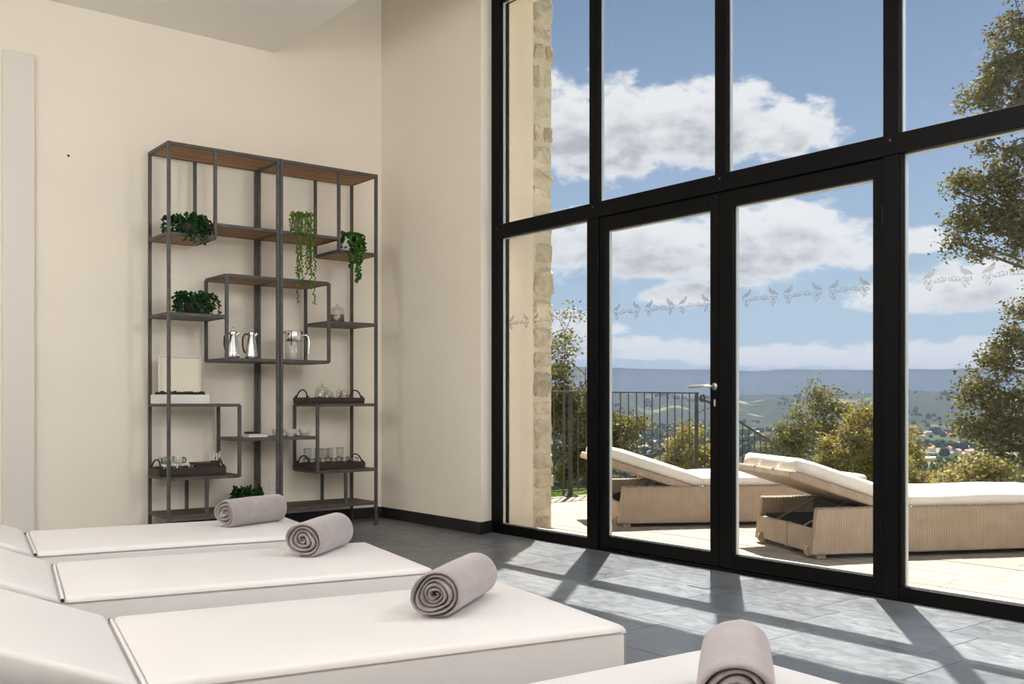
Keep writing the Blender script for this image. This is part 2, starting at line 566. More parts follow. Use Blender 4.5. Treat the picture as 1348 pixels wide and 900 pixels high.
def decal_mat():
    m = bpy.data.materials.new('frosted_decal')
    m.use_nodes = True
    nt = m.node_tree
    nt.nodes.clear()
    L = nt.links.new
    df = nt.nodes.new('ShaderNodeBsdfDiffuse'); df.inputs['Color'].default_value = (0.26, 0.255, 0.25, 1)
    tl = nt.nodes.new('ShaderNodeBsdfTranslucent'); tl.inputs['Color'].default_value = (0.035, 0.035, 0.035, 1)
    tr = nt.nodes.new('ShaderNodeBsdfTransparent')
    ad = nt.nodes.new('ShaderNodeAddShader')
    mx = nt.nodes.new('ShaderNodeMixShader'); mx.inputs[0].default_value = 0.42
    L(df.outputs[0], ad.inputs[0]); L(tl.outputs[0], ad.inputs[1])
    L(ad.outputs[0], mx.inputs[1]); L(tr.outputs[0], mx.inputs[2])
    out = nt.nodes.new('ShaderNodeOutputMaterial')
    L(mx.outputs[0], out.inputs['Surface'])
    return m
M['decal'] = decal_mat()

def leaf_mat(name, c0, c1, c2, trans=0.45):
    m = bpy.data.materials.new(name)
    m.use_nodes = True
    nt = m.node_tree
    nt.nodes.clear()
    L = nt.links.new
    geo = nt.nodes.new('ShaderNodeNewGeometry')
    col = ramp(nt, geo.outputs['Random Per Island'], [(0.0, c0), (0.5, c1), (1.0, c2)])
    df = nt.nodes.new('ShaderNodeBsdfDiffuse')
    tl = nt.nodes.new('ShaderNodeBsdfTranslucent')
    gl = nt.nodes.new('ShaderNodeBsdfGlossy'); gl.inputs['Roughness'].default_value = 0.45
    gl.inputs['Color'].default_value = (0.6, 0.6, 0.6, 1)
    L(col, df.inputs['Color'])
    L(mixc(nt, 1.0, col, (1.0, 0.95, 0.55), 'MULTIPLY'), tl.inputs['Color'])
    mx = nt.nodes.new('ShaderNodeMixShader'); mx.inputs[0].default_value = trans
    L(df.outputs[0], mx.inputs[1]); L(tl.outputs[0], mx.inputs[2])
    m2 = nt.nodes.new('ShaderNodeMixShader'); m2.inputs[0].default_value = 0.02
    L(mx.outputs[0], m2.inputs[1]); L(gl.outputs[0], m2.inputs[2])
    out = nt.nodes.new('ShaderNodeOutputMaterial')
    L(m2.outputs[0], out.inputs['Surface'])
    return m
M['leaf_oak'] = leaf_mat('holm_oak_leaf', (0.06, 0.065, 0.025), (0.13, 0.12, 0.045), (0.24, 0.19, 0.08))
M['leaf_shrub'] = leaf_mat('shrub_leaf', (0.12, 0.115, 0.035), (0.27, 0.225, 0.075), (0.44, 0.35, 0.14))
M['leaf_dark'] = leaf_mat('dark_shrub_leaf', (0.07, 0.08, 0.025), (0.15, 0.145, 0.05), (0.28, 0.235, 0.09))
M['leaf_pale'] = leaf_mat('pale_shrub_leaf', (0.15, 0.145, 0.055), (0.32, 0.27, 0.11), (0.55, 0.47, 0.25))
M['plant_dark'] = leaf_mat('succulent_leaf', (0.008, 0.035, 0.012), (0.018, 0.065, 0.02), (0.045, 0.12, 0.03), 0.1)
M['plant_mid'] = leaf_mat('trailing_leaf', (0.05, 0.11, 0.015), (0.12, 0.20, 0.03), (0.26, 0.33, 0.07), 0.2)
M['plant_deep'] = leaf_mat('deep_trailing_leaf', (0.015, 0.07, 0.012), (0.04, 0.13, 0.02), (0.10, 0.22, 0.04), 0.2)
M['grass'] = leaf_mat('lawn_grass', (0.10, 0.16, 0.03), (0.16, 0.24, 0.05), (0.24, 0.30, 0.08), 0.3)
M['far_tree'] = pbr('far_trees', (0.035, 0.05, 0.02), 0.9, nscale=0.02, namp=0.5, spec=0.0)

def mercury_mat():
    m, nt, b = new_mat('mercury_glass_pot')
    L = nt.links.new
    tc = nt.nodes.new('ShaderNodeTexCoord')
    f = noise(nt, tc.outputs['Object'], 60, 5, 0.7)
    L(ramp(nt, f, [(0.4, (0.12, 0.11, 0.09)), (0.6, (0.65, 0.62, 0.52))]), b.inputs['Base Color'])
    b.inputs['Metallic'].default_value = 0.8
    b.inputs['Roughness'].default_value = 0.3
    return m
M['mercury'] = mercury_mat()
def spotted_mat():
    m, nt, b = new_mat('spotted_pot')
    L = nt.links.new
    tc = nt.nodes.new('ShaderNodeTexCoord')
    f = noise(nt, tc.outputs['Object'], 34, 1, 0.3)
    L(ramp(nt, f, [(0.54, (0.75, 0.72, 0.66)), (0.57, (0.02, 0.02, 0.02))]), b.inputs['Base Color'])
    b.inputs['Roughness'].default_value = 0.3
    return m
M['spotted'] = spotted_mat()

def terrain_mat():
    m, nt, b = new_mat('valley_ground')
    L = nt.links.new
    geo = nt.nodes.new('ShaderNodeNewGeometry')
    p = geo.outputs['Position']
    sep = nt.nodes.new('ShaderNodeSeparateXYZ')
    L(p, sep.inputs[0])
    vor = nt.nodes.new('ShaderNodeTexVoronoi')
    vor.inputs['Scale'].default_value = 0.0045
    vor.inputs['Randomness'].default_value = 0.9
    L(p, vor.inputs['Vector'])
    sv = nt.nodes.new('ShaderNodeSeparateColor')
    L(vor.outputs['Color'], sv.inputs[0])
    fields = ramp(nt, sv.outputs[0], [(0.0, (0.09, 0.11, 0.05)), (0.3, (0.14, 0.16, 0.07)), (0.5, (0.22, 0.19, 0.13)), (0.7, (0.07, 0.09, 0.04)), (0.88, (0.28, 0.25, 0.18))], 'CONSTANT')
    n_ = noise(nt, p, 0.004, 6, 0.6)
    f2 = noise(nt, p, 0.03, 5, 0.7)
    forest = ramp(nt, f2, [(0.3, (0.02, 0.028, 0.015)), (0.7, (0.06, 0.066, 0.04))])
    rr = val(nt, 'SQRT', val(nt, 'ADD', val(nt, 'MULTIPLY', sep.outputs[0], sep.outputs[0]), val(nt, 'MULTIPLY', sep.outputs[1], sep.outputs[1])))
    fmask = smooth(nt, val(nt, 'ADD', n_, val(nt, 'ADD', val(nt, 'MULTIPLY', smooth(nt, rr, 2600, 3400), 0.09), val(nt, 'MULTIPLY', smooth(nt, rr, 6500, 8000), 0.5))), 0.47, 0.53)
    col = mixc(nt, fmask, fields, forest)
    near = mixc(nt, noise(nt, p, 1.5, 5), (0.12, 0.17, 0.04), (0.26, 0.28, 0.10))
    col = mixc(nt, smooth(nt, rr, 40, 300), near, col)
    L(col, b.inputs['Base Color'])
    b.inputs['Roughness'].default_value = 1.0
    b.inputs['Specular IOR Level'].default_value = 0.0
    return m
M['terrain'] = terrain_mat()

# ------------------------------------------------------------------ room shell
XW, XF0, XF1, YB = 4.25, 4.385, 4.465, 7.13         # inner wall face, window frame faces, back wall
ZH, ZC, ZTOP = 3.90, 3.63, 4.75
XL, YF = -3.6, -3.0
struct('wall_back', MB().box(XL - .25, 4.68, YB, YB + .3, -.2, ZTOP), M['plaster'], 'cream plaster wall behind the open shelving')
struct('wall_left', MB().box(XL - .25, XL, YF - .25, YB, -.2, ZTOP), M['plaster'], 'cream plaster wall facing the big window')
struct('wall_front', MB().box(XL, 4.68, YF - .25, YF, -.2, ZTOP), M['plaster'], 'cream plaster wall opposite the shelving')
YE = 0.50                                           # far end of the glazing
wr = struct('wall_right', None, None, 'thick stone wall holding the big window, cream plaster inside')
obj('pier', MB().prism([(4.25, YB), (4.25, 5.745), (4.39, 5.80), (4.47, 5.80), (4.47, 5.70), (4.68, 5.70), (4.68, YB)], -.2, ZTOP), M['plaster'], wr)
obj('pier', MB().prism([(4.25, YF), (4.68, YF), (4.68, YE), (4.25, YE - .05)], -.2, ZTOP), M['plaster'], wr)
obj('lintel', MB().box(4.25, 4.68, YE - .05, 5.80, ZH, ZTOP), M['plaster'], wr)
obj('reveal_lining', MB().box(4.47, 4.69, 5.69, 5.80, -.1, ZH + .02), M['ext_plaster'], wr)
obj('stone_backing', MB().box(4.68, 4.885, 5.712, YB + .3, -.3, ZTOP).box(4.68, 4.88, YF - .2, YE - .04, -.3, ZTOP).box(4.68, 4.88, YE - .05, 5.75, 4.42, ZTOP), M['mortar'], wr)

def rough_block(sx, sy, sz, seed, amp=0.012, n=4):
    rnd = random.Random(seed)
    bm = bmesh.new()
    bmesh.ops.create_cube(bm, size=1.0)
    bmesh.ops.subdivide_edges(bm, edges=bm.edges, cuts=4, use_grid_fill=True)
    ph = [rnd.uniform(0, 6.28) for _ in range(6)]
    for v in bm.verts:
        x, y, z_ = v.co
        e = (abs(x) > .49) + (abs(y) > .49) + (abs(z_) > .49)
        k = .018 * max(0, e - 1)
        w_ = amp * .7 * math.sin(x * 5 + ph[0]) * math.sin(z_ * 6 + ph[1])
        v.co = Vector((x * sx - math.copysign(k, x) * (abs(x) > .49), y * sy - math.copysign(k, y) * (abs(y) > .49), z_ * sz - math.copysign(k * .7, z_) * (abs(z_) > .49)))
        v.co += Vector((rnd.uniform(-amp, amp) * .7 + w_, rnd.uniform(-amp, amp) * .7 + w_, rnd.uniform(-amp, amp) * .5))
    me = bpy.data.meshes.new('stone')
    bm.to_mesh(me)
    bm.free()
    me.materials.append(M['stone'])
    return me
rnd = random.Random(7)
z = -0.05
k = 0
while z < 4.75:
    hgt = rnd.uniform(.13, .25)
    wide = rnd.uniform(.20, .245)
    if rnd.random() < .35:                          # two stones in this course
        w1 = wide * rnd.uniform(.4, .6)
        for (xa, xb) in ((4.91 - wide, 4.91 - w1 - .006), (4.91 - w1, 4.91 + rnd.uniform(-.012, .012))):
            st = obj('stone', rough_block(xb - xa, .34, hgt - .012, 100 + k, .011), None, wr)
            st.location = ((xa + xb) / 2, 5.865 + rnd.uniform(-.01, .01), z + hgt / 2); k += 1
    else:
        xb = 4.91 + rnd.uniform(-.02, .015)
        st = obj('stone', rough_block(xb - (4.91 - wide), .34, hgt - .012, 100 + k, .013), None, wr)
        st.location = ((xb + 4.91 - wide) / 2, 5.865 + rnd.uniform(-.012, .012), z + hgt / 2); k += 1
    z += hgt
for i in range(11):                                 # stones of the outer arch band over the window
    st = obj('stone', rough_block(.24, .50, .30, 300 + i, .013), None, wr)
    st.location = (4.79, YE + .2 + i * .515, 4.54)

struct('ceiling', MB().box(XL - .25, 3.31, YF - .25, YB, ZC, ZC + .28), M['ceiling'], 'white plaster ceiling ending short of the window')
struct('ceiling_upper', MB().box(2.9, 4.90, YF - .25, YB + .3, ZTOP, ZTOP + .2).box(3.05, 3.31, YF, YB, ZC + .28, ZTOP), M['ceiling'], 'higher white ceiling above the window strip')

fl = struct('floor', MB().box(XL, 4.47, YF, YB, -.2, -.004), M['grout'], 'grey slate tile floor with thin joints')
TX, TY = 0.4055, 0.64
tile_me = {}
for i in range(-15, 4):
    x0 = 3.155 + i * TX
    ph = {0: 1.846, 1: 1.98, 2: 2.11, -1: 1.67}.get(i, 1.846 + .135 * i)
    for j in range(-12, 12):
        y0 = ph + j * TY
        xa, xb, ya, yb = max(x0, XL), min(x0 + TX, 4.47), max(y0, YF), min(y0 + TY, YB)
        if xb - xa < .02 or yb - ya < .02:
            continue
        if (xb < -0.2 and yb < 4) or xb < -1.9 or yb < 0.2:     # behind the camera: large plain slab, built below
            continue
        key = (round(xb - xa, 3), round(yb - ya, 3))
        if key not in tile_me:
            tile_me[key] = MB().box(0, key[0] - .004, 0, key[1] - .004, -.008, 0).mesh('tile', M['tile'], .0012, 1)
        t = obj('tile', tile_me[key], None, fl)
        t.location = (xa + .002, ya + .002, 0.0)
obj('tile_field', MB().box(XL, 4.47, YF, 0.0, -.006, -.001).box(XL, -0.62, 0.0, YB, -.006, -.001), M['tile'], fl)

def board(name, x0, x1, y0, y1, z0, z1, mat, label=None, bevel=.004):
    return struct(name, MB().box(x0, x1, y0, y1, z0, z1), mat, label, bevel)
board('baseboard_back', XL, 4.235, YB - .015, YB, 0.0, .088, M['baseboard'])
bw = struct('baseboard_right', None, None, 'dark slate skirting under the window wall')
for y0, y1 in ((5.745, 6.32), (6.324, YB - .015)):
    obj('slate_strip', MB().box(4.235, 4.25, y0, y1, 0.0, .088), M['baseboard'], bw, .002)
obj('slate_strip', MB().prism([(4.235, 5.733), (4.385, 5.79), (4.385, 5.802), (4.235, 5.747)], 0.0, .088), M['baseboard'], bw)
t1 = struct('trim_1', MB().box(1.405, 1.595, YB - .03, YB, 0.088, 3.24), M['trim'], 'tall pale flat panel fixed to the cream wall', .004)
sk = thing('wall_screw', 'tiny dark screw head on the bare cream wall', 'screw', (1.811, YB, 2.612))
obj('screw_head', MB().lathe([(0, -.008), (.007, -.008), (.0085, -.005), (.006, 0)], 12).xf(Matrix.Rotation(-PI / 2, 4, 'X')), M['iron'], sk)
obj('screw_slot', MB().box(-.006, .006, -.0095, -.0075, -.001, .001), M['black'], sk)

# ------------------------------------------------------------------ window wall
def frame_bars(parent, name, bars, mat=None, bevel=.004, splay=0):
    for (y0, y1, z0, z1, *xx) in bars:
        x0, x1 = xx if xx else (XF0, XF1)
        if splay:                                   # profile steps back outside the glass
            c = min(splay, (y1 - y0) * .6)
            mb = MB().prism([(x0, y0), (x0 + .034, y0), (x0 + .046, y0 + c), (x1, y0 + c), (x1, y1), (x0, y1)], z0, z1)
        else:
            mb = MB().box(x0, x1, y0, y1, z0, z1)
        obj(name, mb, mat or M['alu'], parent, bevel)

BIRD = [(-.040, -.020), (-.030, -.009), (-.020, .002), (-.008, .010), (.004, .015), (.012, .021), (.017, .028), (.023, .031), (.028, .0285),
        (.0345, .0255), (.0285, .0235), (.0275, .017), (.0255, .008), (.019, -.002), (.010, -.009), (.004, -.0115), (.006, -.019), (.002, -.0195), (-.001, -.0125),
        (-.012, -.0115), (-.024, -.014)]
def arc_strip(cy, cz, r, a0, a1, w=.0042, n=9):
    """flat crescent in the (y, z) plane"""
    o_, i_ = [], []
    for k in range(n + 1):
        a = a0 + (a1 - a0) * k / n
        ww = w * (0.35 + 1.3 * math.sin(PI * k / n))
        o_.append((cy + (r + ww / 2) * math.cos(a), cz + (r + ww / 2) * math.sin(a)))
        i_.append((cy + (r - ww / 2) * math.cos(a), cz + (r - ww / 2) * math.sin(a)))
    return o_ + i_[::-1]
def flat(mb, poly, x, flip=1):
    n = len(poly)
    mb.add([(x, p[0] * 1.0, p[1]) for p in poly], [tuple(range(n))])
def bird_mesh(face_right):
    mb = MB()
    # +y is to the left seen from inside, so a right-facing bird has its head towards -y
    s = -1 if face_right else 1
    flat(mb, [(s * a, b) for a, b in BIRD], 0)
    return mb.mesh('bird_decal', M['decal'])
def scroll_mesh(dirn):
    """curls that droop below a perched bird and run towards the middle of the pair"""
    mb = MB()
    s = dirn
    for (cy, cz, r, a0, a1) in [(-.018, -.032, .008, 0, 5.2), (-.004, -.030, .007, 2.0, 7.2), (.010, -.032, .009, .3, 5.0), (.024, -.028, .007, 2.5, 7.5),
                                (.039, -.026, .009, 3.4, 8.6), (.056, -.024, .010, 3.3, 8.9), (.073, -.024, .008, 3.3, 8.0),
                                (.000, -.047, .006, 0, 5.4), (-.010, -.055, .005, 1, 6.0), (.008, -.060, .004, 0, 5.5), (.004, -.070, .0035, 0, 5)]:
        flat(mb, [(s * p[0], p[1]) for p in arc_strip(cy, cz, r, a0, a1)], 0)
    for (cy, cz) in [(-.026, -.034), (-.012, -.041), (.018, -.045), (.031, -.037), (.047, -.036), (.064, -.035), (-.002, -.064), (.012, -.053)]:
        flat(mb, [(s * (cy + .0036 * math.cos(2 * PI * k / 7)), cz + .0036 * math.sin(2 * PI * k / 7)) for k in range(7)], 0)
    return mb.mesh('scroll_decal', M['decal'])
BR, BL, SR, SL = bird_mesh(True), bird_mesh(False), scroll_mesh(-1), scroll_mesh(1)
ZB = 1.540
def birds(pane, ys):
    """ys: list of (y, facing right?)"""
    for y, fr in ys:
        o = obj('bird_decal', BR if fr else BL, None, pane); o.location = (XF0 + .0255, y * .9967, ZB)
        o = obj('scroll_decal', SR if fr else SL, None, pane); o.location = (XF0 + .0255, y * .9967, ZB)

def pane(parent, y0, y1, z0, z1):
    p = obj('pane', MB().box(XF0 + .028, XF0 + .052, y0 - .012, y1 + .012, z0 - .012, z1 + .012), M['glass'], parent)
    # aluminium spacer bar that shows at the rim of the double glazing
    mb = MB()
    a, b, t = XF0 + .030, XF0 + .050, .006
    mb.box(a, b, y0, y0 + t, z0, z1).box(a, b, y1 - t, y1, z0, z1).box(a, b, y0 + t, y1 - t, z0, z0 + t).box(a, b, y0 + t, y1 - t, z1 - t, z1)
    obj('spacer_bar', mb, M['spacer'], p)
    return p

Z_T0, Z_T1 = 2.133, 2.232                            # transom
w1 = struct('window_1', None, None, 'tall black metal framed window wall with double doors')
MUL = [4.708, 3.665, 2.622, 1.579]
frame_bars(w1, 'jamb', [(5.70, 5.80, 0, ZH)], splay=.04)
frame_bars(w1, 'jamb', [(YE - .02, YE + .06, 0, ZH)])
frame_bars(w1, 'head', [(YE + .06, 5.70, ZH - .06, ZH)])
frame_bars(w1, 'transom', [(YE + .06, 5.70, Z_T0, Z_T1, XF0 - .006, XF1)])
frame_bars(w1, 'sill', [(4.768, 5.70, 0, .07), (YE + .06, 1.54, 0, .07), (1.62, 2.582, 0, .07)])
frame_bars(w1, 'threshold', [(2.582, 4.748, 0, .018)])
for y in MUL:
    frame_bars(w1, 'upper_mullion', [(y - .042, y + .042, Z_T1, ZH - .06)], splay=.04)
    if y != 3.665:
        frame_bars(w1, 'lower_mullion', [(y - .042, y + (.060 if y > 4 else .042), 0, Z_T0, XF0 - .004, XF1)], splay=.04)
for y in [5.728] + MUL:                              # screw heads on the transom
    obj('screw', MB().lathe([(.006, 0), (.006, .002), (0, .003)], 10).xf(Matrix.Translation((XF0 - .006, y, 2.205)) @ Matrix.Rotation(-PI / 2, 4, 'Y')), M['steel'], w1)
edges = [5.70, 4.708, 3.665, 2.622, 1.579, YE + .06]
for i in range(5):
    ya = edges[i] - (.042 if i else 0)
    yb = edges[i + 1] + (.042 if i < 4 else 0)
    pane(w1, yb, ya, Z_T1, ZH - .06)
p = pane(w1, 4.768, 5.70, .07, Z_T0)
birds(p, [(5.615, 1), (5.442, 0), (5.338, 1), (5.165, 0), (5.060, 1), (4.885, 0)])
p = pane(w1, 1.621, 2.566, .07, Z_T0)
birds(p, [(2.449, 1), (2.274, 0), (2.168, 1), (1.994, 0), (1.890, 1), (1.716, 0)])
pane(w1, YE + .06, 1.537, .07, Z_T0)
frame_bars(w1, 'bead', [(2.566, 2.580, .07, Z_T0, XF0, XF0 + .034)])

def leaf(name, label, ya, yb, sl, sr, ys):
    """door leaf between y=yb (right) and y=ya (left); sl / sr stile widths"""
    d = struct(name, None, None, label)
    z0, z1 = .022, Z_T0 - .006
    x0, x1 = XF0 + .004, XF1 + .004
    frame_bars(d, 'stile', [(ya - sl, ya, z0, z1, x0, x1)], splay=.04)
    frame_bars(d, 'stile', [(yb, yb + sr, z0, z1, x0, x1)])
    frame_bars(d, 'rail', [(yb + sr, ya - sl, z0, .100, x0, x1), (yb + sr, ya - sl, 2.040, z1, x0, x1)])
    p = pane(d, yb + sr, ya - sl, .100, 2.040)
    birds(p, ys)
    return d
d1 = leaf('door_1', 'black framed glass door leaf carrying the lever handle', 4.662, 3.684, .068, .060,
          [(4.535, 1), (4.361, 0), (4.254, 1), (4.081, 0), (3.980, 1), (3.808, 0)])
d2 = leaf('door_2', 'black framed glass door leaf without a lever handle', 3.680, 2.668, .100, .053,
          [(3.513, 1), (3.337, 0), (3.238, 1), (3.063, 0), (2.962, 1), (2.790, 0)])
hd = obj('handle', MB().tube([(XF0 + .004, 3.706, 1.038), (XF0 - .045, 3.706, 1.038), (XF0 - .058, 3.718, 1.038), (XF0 - .06, 3.735, 1.038), (XF0 - .06, 3.838, 1.036)], .0095, 12), M['satin'], d1, sm=True)
obj('rose', MB().lathe([(.020, 0), (.020, .008), (.017, .010), (0, .010)], 20).xf(Matrix.Translation((XF0 + .004, 3.706, 1.038)) @ Matrix.Rotation(-PI / 2, 4, 'Y')), M['satin'], hd, sm=True)
obj('keyhole', MB().box(XF0 - .004, XF0 + .006, 3.700, 3.712, .925, .965), M['satin'], d1, .003)
for z_ in (.30, 1.80):
    obj('hinge', MB().tube([(XF0 - .004, 4.664, z_), (XF0 - .004, 4.664, z_ + .10)], .008, 10), M['alu'], d1)
    obj('hinge', MB().tube([(XF0 - .004, 2.665, z_), (XF0 - .004, 2.665, z_ + .10)], .008, 10), M['alu'], d2)

# ------------------------------------------------------------------ unseen glowing globes added to brighten the room (out of frame)
LR = .24
for (x, y, z_, pw, lab) in [(-2.6, 3.7, 2.6, .75, 'added fill light globe in the corner by the wall panel'), (-.8, 4.1, 2.5, .60, 'added fill light globe beside the first lounger headrest'),
                            (1.7, 2.3, 2.7, .35, 'added fill light globe above the second lounger'),
                            (-1.6, .8, 2.2, .95, 'added fill light globe beside the bare cream wall'), (2.2, -.9, 2.0, .55, 'added fill light globe before the rear wall'),
                            (3.75, 1.0, 2.7, 1.45, 'added fill light globe hung high beside the window')]:
    t = thing('fill_globe', lab, 'lamp', (x, y, z_), 0, 'added fill light globes')
    em, nt, b = new_mat('fill_glow')
    b.inputs['Base Color'].default_value = (.85, .8, .72, 1)
    b.inputs['Emission Color'].default_value = (.97, .98, 1, 1)
    b.inputs['Emission Strength'].default_value = pw * FILL_W / (4 * PI * PI * LR * LR)
    zc = ZTOP if x > 3.31 else ZC
    obj('globe', MB().ball((0, 0, 0), LR, 14, 10), em, t, sm=True)
    obj('fill_cord', MB().tube([(0, 0, LR - .01), (0, 0, zc - z_)], .004, 6), M['iron'], t)
    obj('fill_mount', MB().lathe([(.05, zc - z_ - .03), (.055, zc - z_)], 16), M['trim'], t)

# ------------------------------------------------------------------ massage loungers
def soft_slab(L_, W_, z0, z1, bev, name, crown=.010, tilt=0, side_z=None):
    """upholstered pad: x from 0 to L_, y from 0 to W_, domed top and rounded edges"""
    bm = bmesh.new()
    nx, ny = max(6, int(L_ / .06)), 12
    prof = [(0, z0), (0, z1 - bev)] + [(bev * (1 - math.cos(a)), z1 - bev + bev * math.sin(a)) for a in (R(22), R(45), R(68), R(90))]
    def top(x, y):
        u, v = min(x, L_ - x) / .16, min(y, W_ - y) / .16
        s_ = lambda t: (lambda c: c * c * (3 - 2 * c))(max(0, min(1, t)))
        return z1 + crown * s_(u) * s_(v)
    # grid of the top
    xs = [bev] + [bev + (L_ - 2 * bev) * i / nx for i in range(1, nx)] + [L_ - bev]
    ys = [bev] + [bev + (W_ - 2 * bev) * j / ny for j in range(1, ny)] + [W_ - bev]
    g = [[bm.verts.new((x, y, top(x, y) if 0 < i < len(xs) - 1 and 0 < j < len(ys) - 1 else z1)) for j, y in enumerate(ys)] for i, x in enumerate(xs)]
    for i in range(len(xs) - 1):
        for j in range(len(ys) - 1):
            bm.faces.new((g[i][j], g[i + 1][j], g[i + 1][j + 1], g[i][j + 1]))
    # perimeter loops going down
    per = [(i, 0) for i in range(len(xs))] + [(len(xs) - 1, j) for j in range(1, len(ys))] + [(i, len(ys) - 1) for i in range(len(xs) - 2, -1, -1)] + [(0, j) for j in range(len(ys) - 2, 0, -1)]
    prev = [g[i][j] for i, j in per]
    for (off, zz) in prof[::-1][1:]:
        cur = []
        for (i, j) in per:
            x, y = xs[i], ys[j]
            if i == 0: x = off
            if i == len(xs) - 1: x = L_ - off
            if j == 0: y = off
            if j == len(ys) - 1: y = W_ - off
            cur.append(bm.verts.new((x, y, zz)))
        n = len(per)
        for k in range(n):
            bm.faces.new((prev[k], cur[k], cur[(k + 1) % n], prev[(k + 1) % n]))
        prev = cur
    bm.faces.new(prev[::-1])
    bmesh.ops.recalc_face_normals(bm, faces=bm.faces)
    for f in bm.faces:
        f.smooth = True
    me = bpy.data.meshes.new(name)
    bm.to_mesh(me)
    bm.free()
    return me

LZ, LW, LH, LF = 0.40, 0.70, 0.78, 1.145            # top height, width, head length, flat length
def lounger(label, near_right, ang):
    """local x runs from the hinge (0) to the foot (LF); y across; origin under the near hinge corner"""
    a = R(ang)
    ox = near_right[0] - LF * math.cos(a)
    oy = near_right[1] - LF * math.sin(a)
    t = thing('massage_lounger', label, 'lounger', (ox, oy, 0), a, 'cream massage loungers in a row')
    def P(name, me, mat, par=t):
        if me.materials: me.materials.clear()
        me.materials.append(mat)
        return obj(name, me, None, par)
    # upholstered base under both sections
    base = P('base', MB().box(-LH, LF, 0, LW, .10, LZ - .022).mesh('base', M['leather'], .014, 3, True), M['leather'])
    # plinth
    P('plinth', MB().box(-LH + .08, LF - .08, .07, LW - .07, 0, .10).mesh('plinth', M['black'], .004), M['black'])
    # flat pad
    pad = P('flat_pad', soft_slab(LF - .012, LW, LZ - .028, LZ - .006, .021, 'flat_pad', .009), M['leather'])
    pad.location = (.012, 0, 0)
    # sloping head section: a closed wedge whose top rises away from the hinge
    th = math.tan(R(21))
    me = soft_slab(LH - .008, LW, LZ - .026, LZ - .004, .016, 'head_pad', .008)
    for v in me.vertices:
        if v.co.z > LZ - .0255:
            v.co.z += v.co.x * th
        v.co.x, v.co.y = -v.co.x - .004, LW - v.co.y
    hp = P('head_pad', me, M['leather'])
    # stitched seam line round the base just under the pad
    zs = LZ - .0245
    s_ = MB().tube([(-LH, -.0005, zs), (LF - .02, -.0005, zs), (LF - .004, .004, zs), (LF + .0005, .02, zs), (LF + .0005, LW - .02, zs), (LF - .004, LW - .004, zs), (LF - .02, LW + .0005, zs), (-LH, LW + .0005, zs)], .0013, 6)
    P('seam', s_.mesh('seam', M['seam']), M['seam'])
    s2 = MB().tube([(LF + .0003, .004, .11), (LF + .0003, .004, zs)], .0012, 6)
    P('corner_seam', s2.mesh('corner_seam', M['seam']), M['seam'])
    # hinge piping and dark hinge ends
    P('hinge_piping', MB().tube([(.008, .006, LZ - .017), (.008, .06, LZ - .015), (.008, LW - .06, LZ - .015), (.008, LW - .006, LZ - .017)], .005, 8).mesh('hinge_piping', M['leather'], 0, 1, True), M['leather'])
    for y in (.004, LW - .004):
        P('hinge_cap', MB().tube([(.006, y - .006, LZ - .017), (.006, y + .004, LZ - .017)], .0050, 10).mesh('hinge_cap', M['black']), M['black'])
    return t
lounger('cream massage lounger next to the open shelving', (2.022, 3.802), -9.8)
lounger('cream massage lounger, second from the open shelving', (1.868, 2.795), -11.6)
lounger('cream massage lounger, third from the open shelving', (1.768, 1.778), -11.0)
lounger('cream massage lounger farthest from the open shelving', (1.722, .805), -4.0)

# ------------------------------------------------------------------ rolled towels
def rolled_towel(label, front, ang, seed, turns=4.44, L_=.345, rad=.071):
    """front: contact point under the near end; axis runs away at angle ang"""
    rnd = random.Random(seed)
    t = thing('rolled_towel', label, 'towel', (front[0], front[1], LZ + .003), R(ang), 'rolled taupe towels')
    n = int(turns * 40)
    r_in = .006
    pitch = (rad - r_in) / turns
    th = pitch * .73
    ph = [rnd.uniform(0, 6.28) for _ in range(6)]
    bm = bmesh.new()
    rings = []
    sq = 0.86
    for i in range(n + 1):
        a = 2 * PI * turns * i / n
        rr = r_in + pitch * a / (2 * PI)
        wob = 1 + (.07 * math.sin(2 * a + ph[0]) + .045 * math.sin(3 * a * .97 + ph[1])) * (1 if i < n * .85 else .55)
        e0 = .007 * math.sin(a * .8 + ph[2]) + .004 * math.sin(a * 2.3 + ph[3])
        e1 = .005 * math.sin(a * .7 + ph[4]) + .003 * math.sin(a * 2.1 + ph[5])
        tt = th * (.35 if i in (0, n) else 1.0)
        loop = []
        for (dr, ax) in [(-.5, .010), (-.30, .002), (0, -.001), (.30, .002), (.5, .010), (.52, .10), (.54, .5), (.52, .9), (.5, 1.0), (.3, 1.01), (0, 1.015), (-.3, 1.01), (-.5, 1.0), (-.5, .5)]:
            if ax <= .01: x = ax + e0
            elif ax >= 1: x = L_ - .012 + (ax - 1) * .8 + e1
            else: x = L_ * ax
            r_ = (rr + dr * tt) * wob
            if ax == .5: r_ *= 1.015 + .01 * math.sin(3 * a + ph[1])
            y, zz = r_ * math.cos(a + 2.2), r_ * math.sin(a + 2.2) * sq
            zz = max(zz, -(rad * sq) + .002 + .02 * (zz + rad * sq))
            loop.append(bm.verts.new((x, y, zz + rad * sq)))
        rings.append(loop)
    m = len(rings[0])
    for i in range(n):
        for k in range(m):
            bm.faces.new((rings[i][k], rings[i][(k + 1) % m], rings[i + 1][(k + 1) % m], rings[i + 1][k]))
    bm.faces.new(rings[0]); bm.faces.new(rings[-1][::-1])
    bmesh.ops.recalc_face_normals(bm, faces=bm.faces)
    for f in bm.faces:
        f.smooth = True
    me = bpy.data.meshes.new('terry_roll')
    bm.to_mesh(me); bm.free()
    me.materials.append(M['towel'])
    obj('terry_roll', me, None, t)
    # hem: the loose outer edge lying along the roll
    ye = (rad + th * .25) * math.cos(2 * PI * turns + 2.2)
    return t
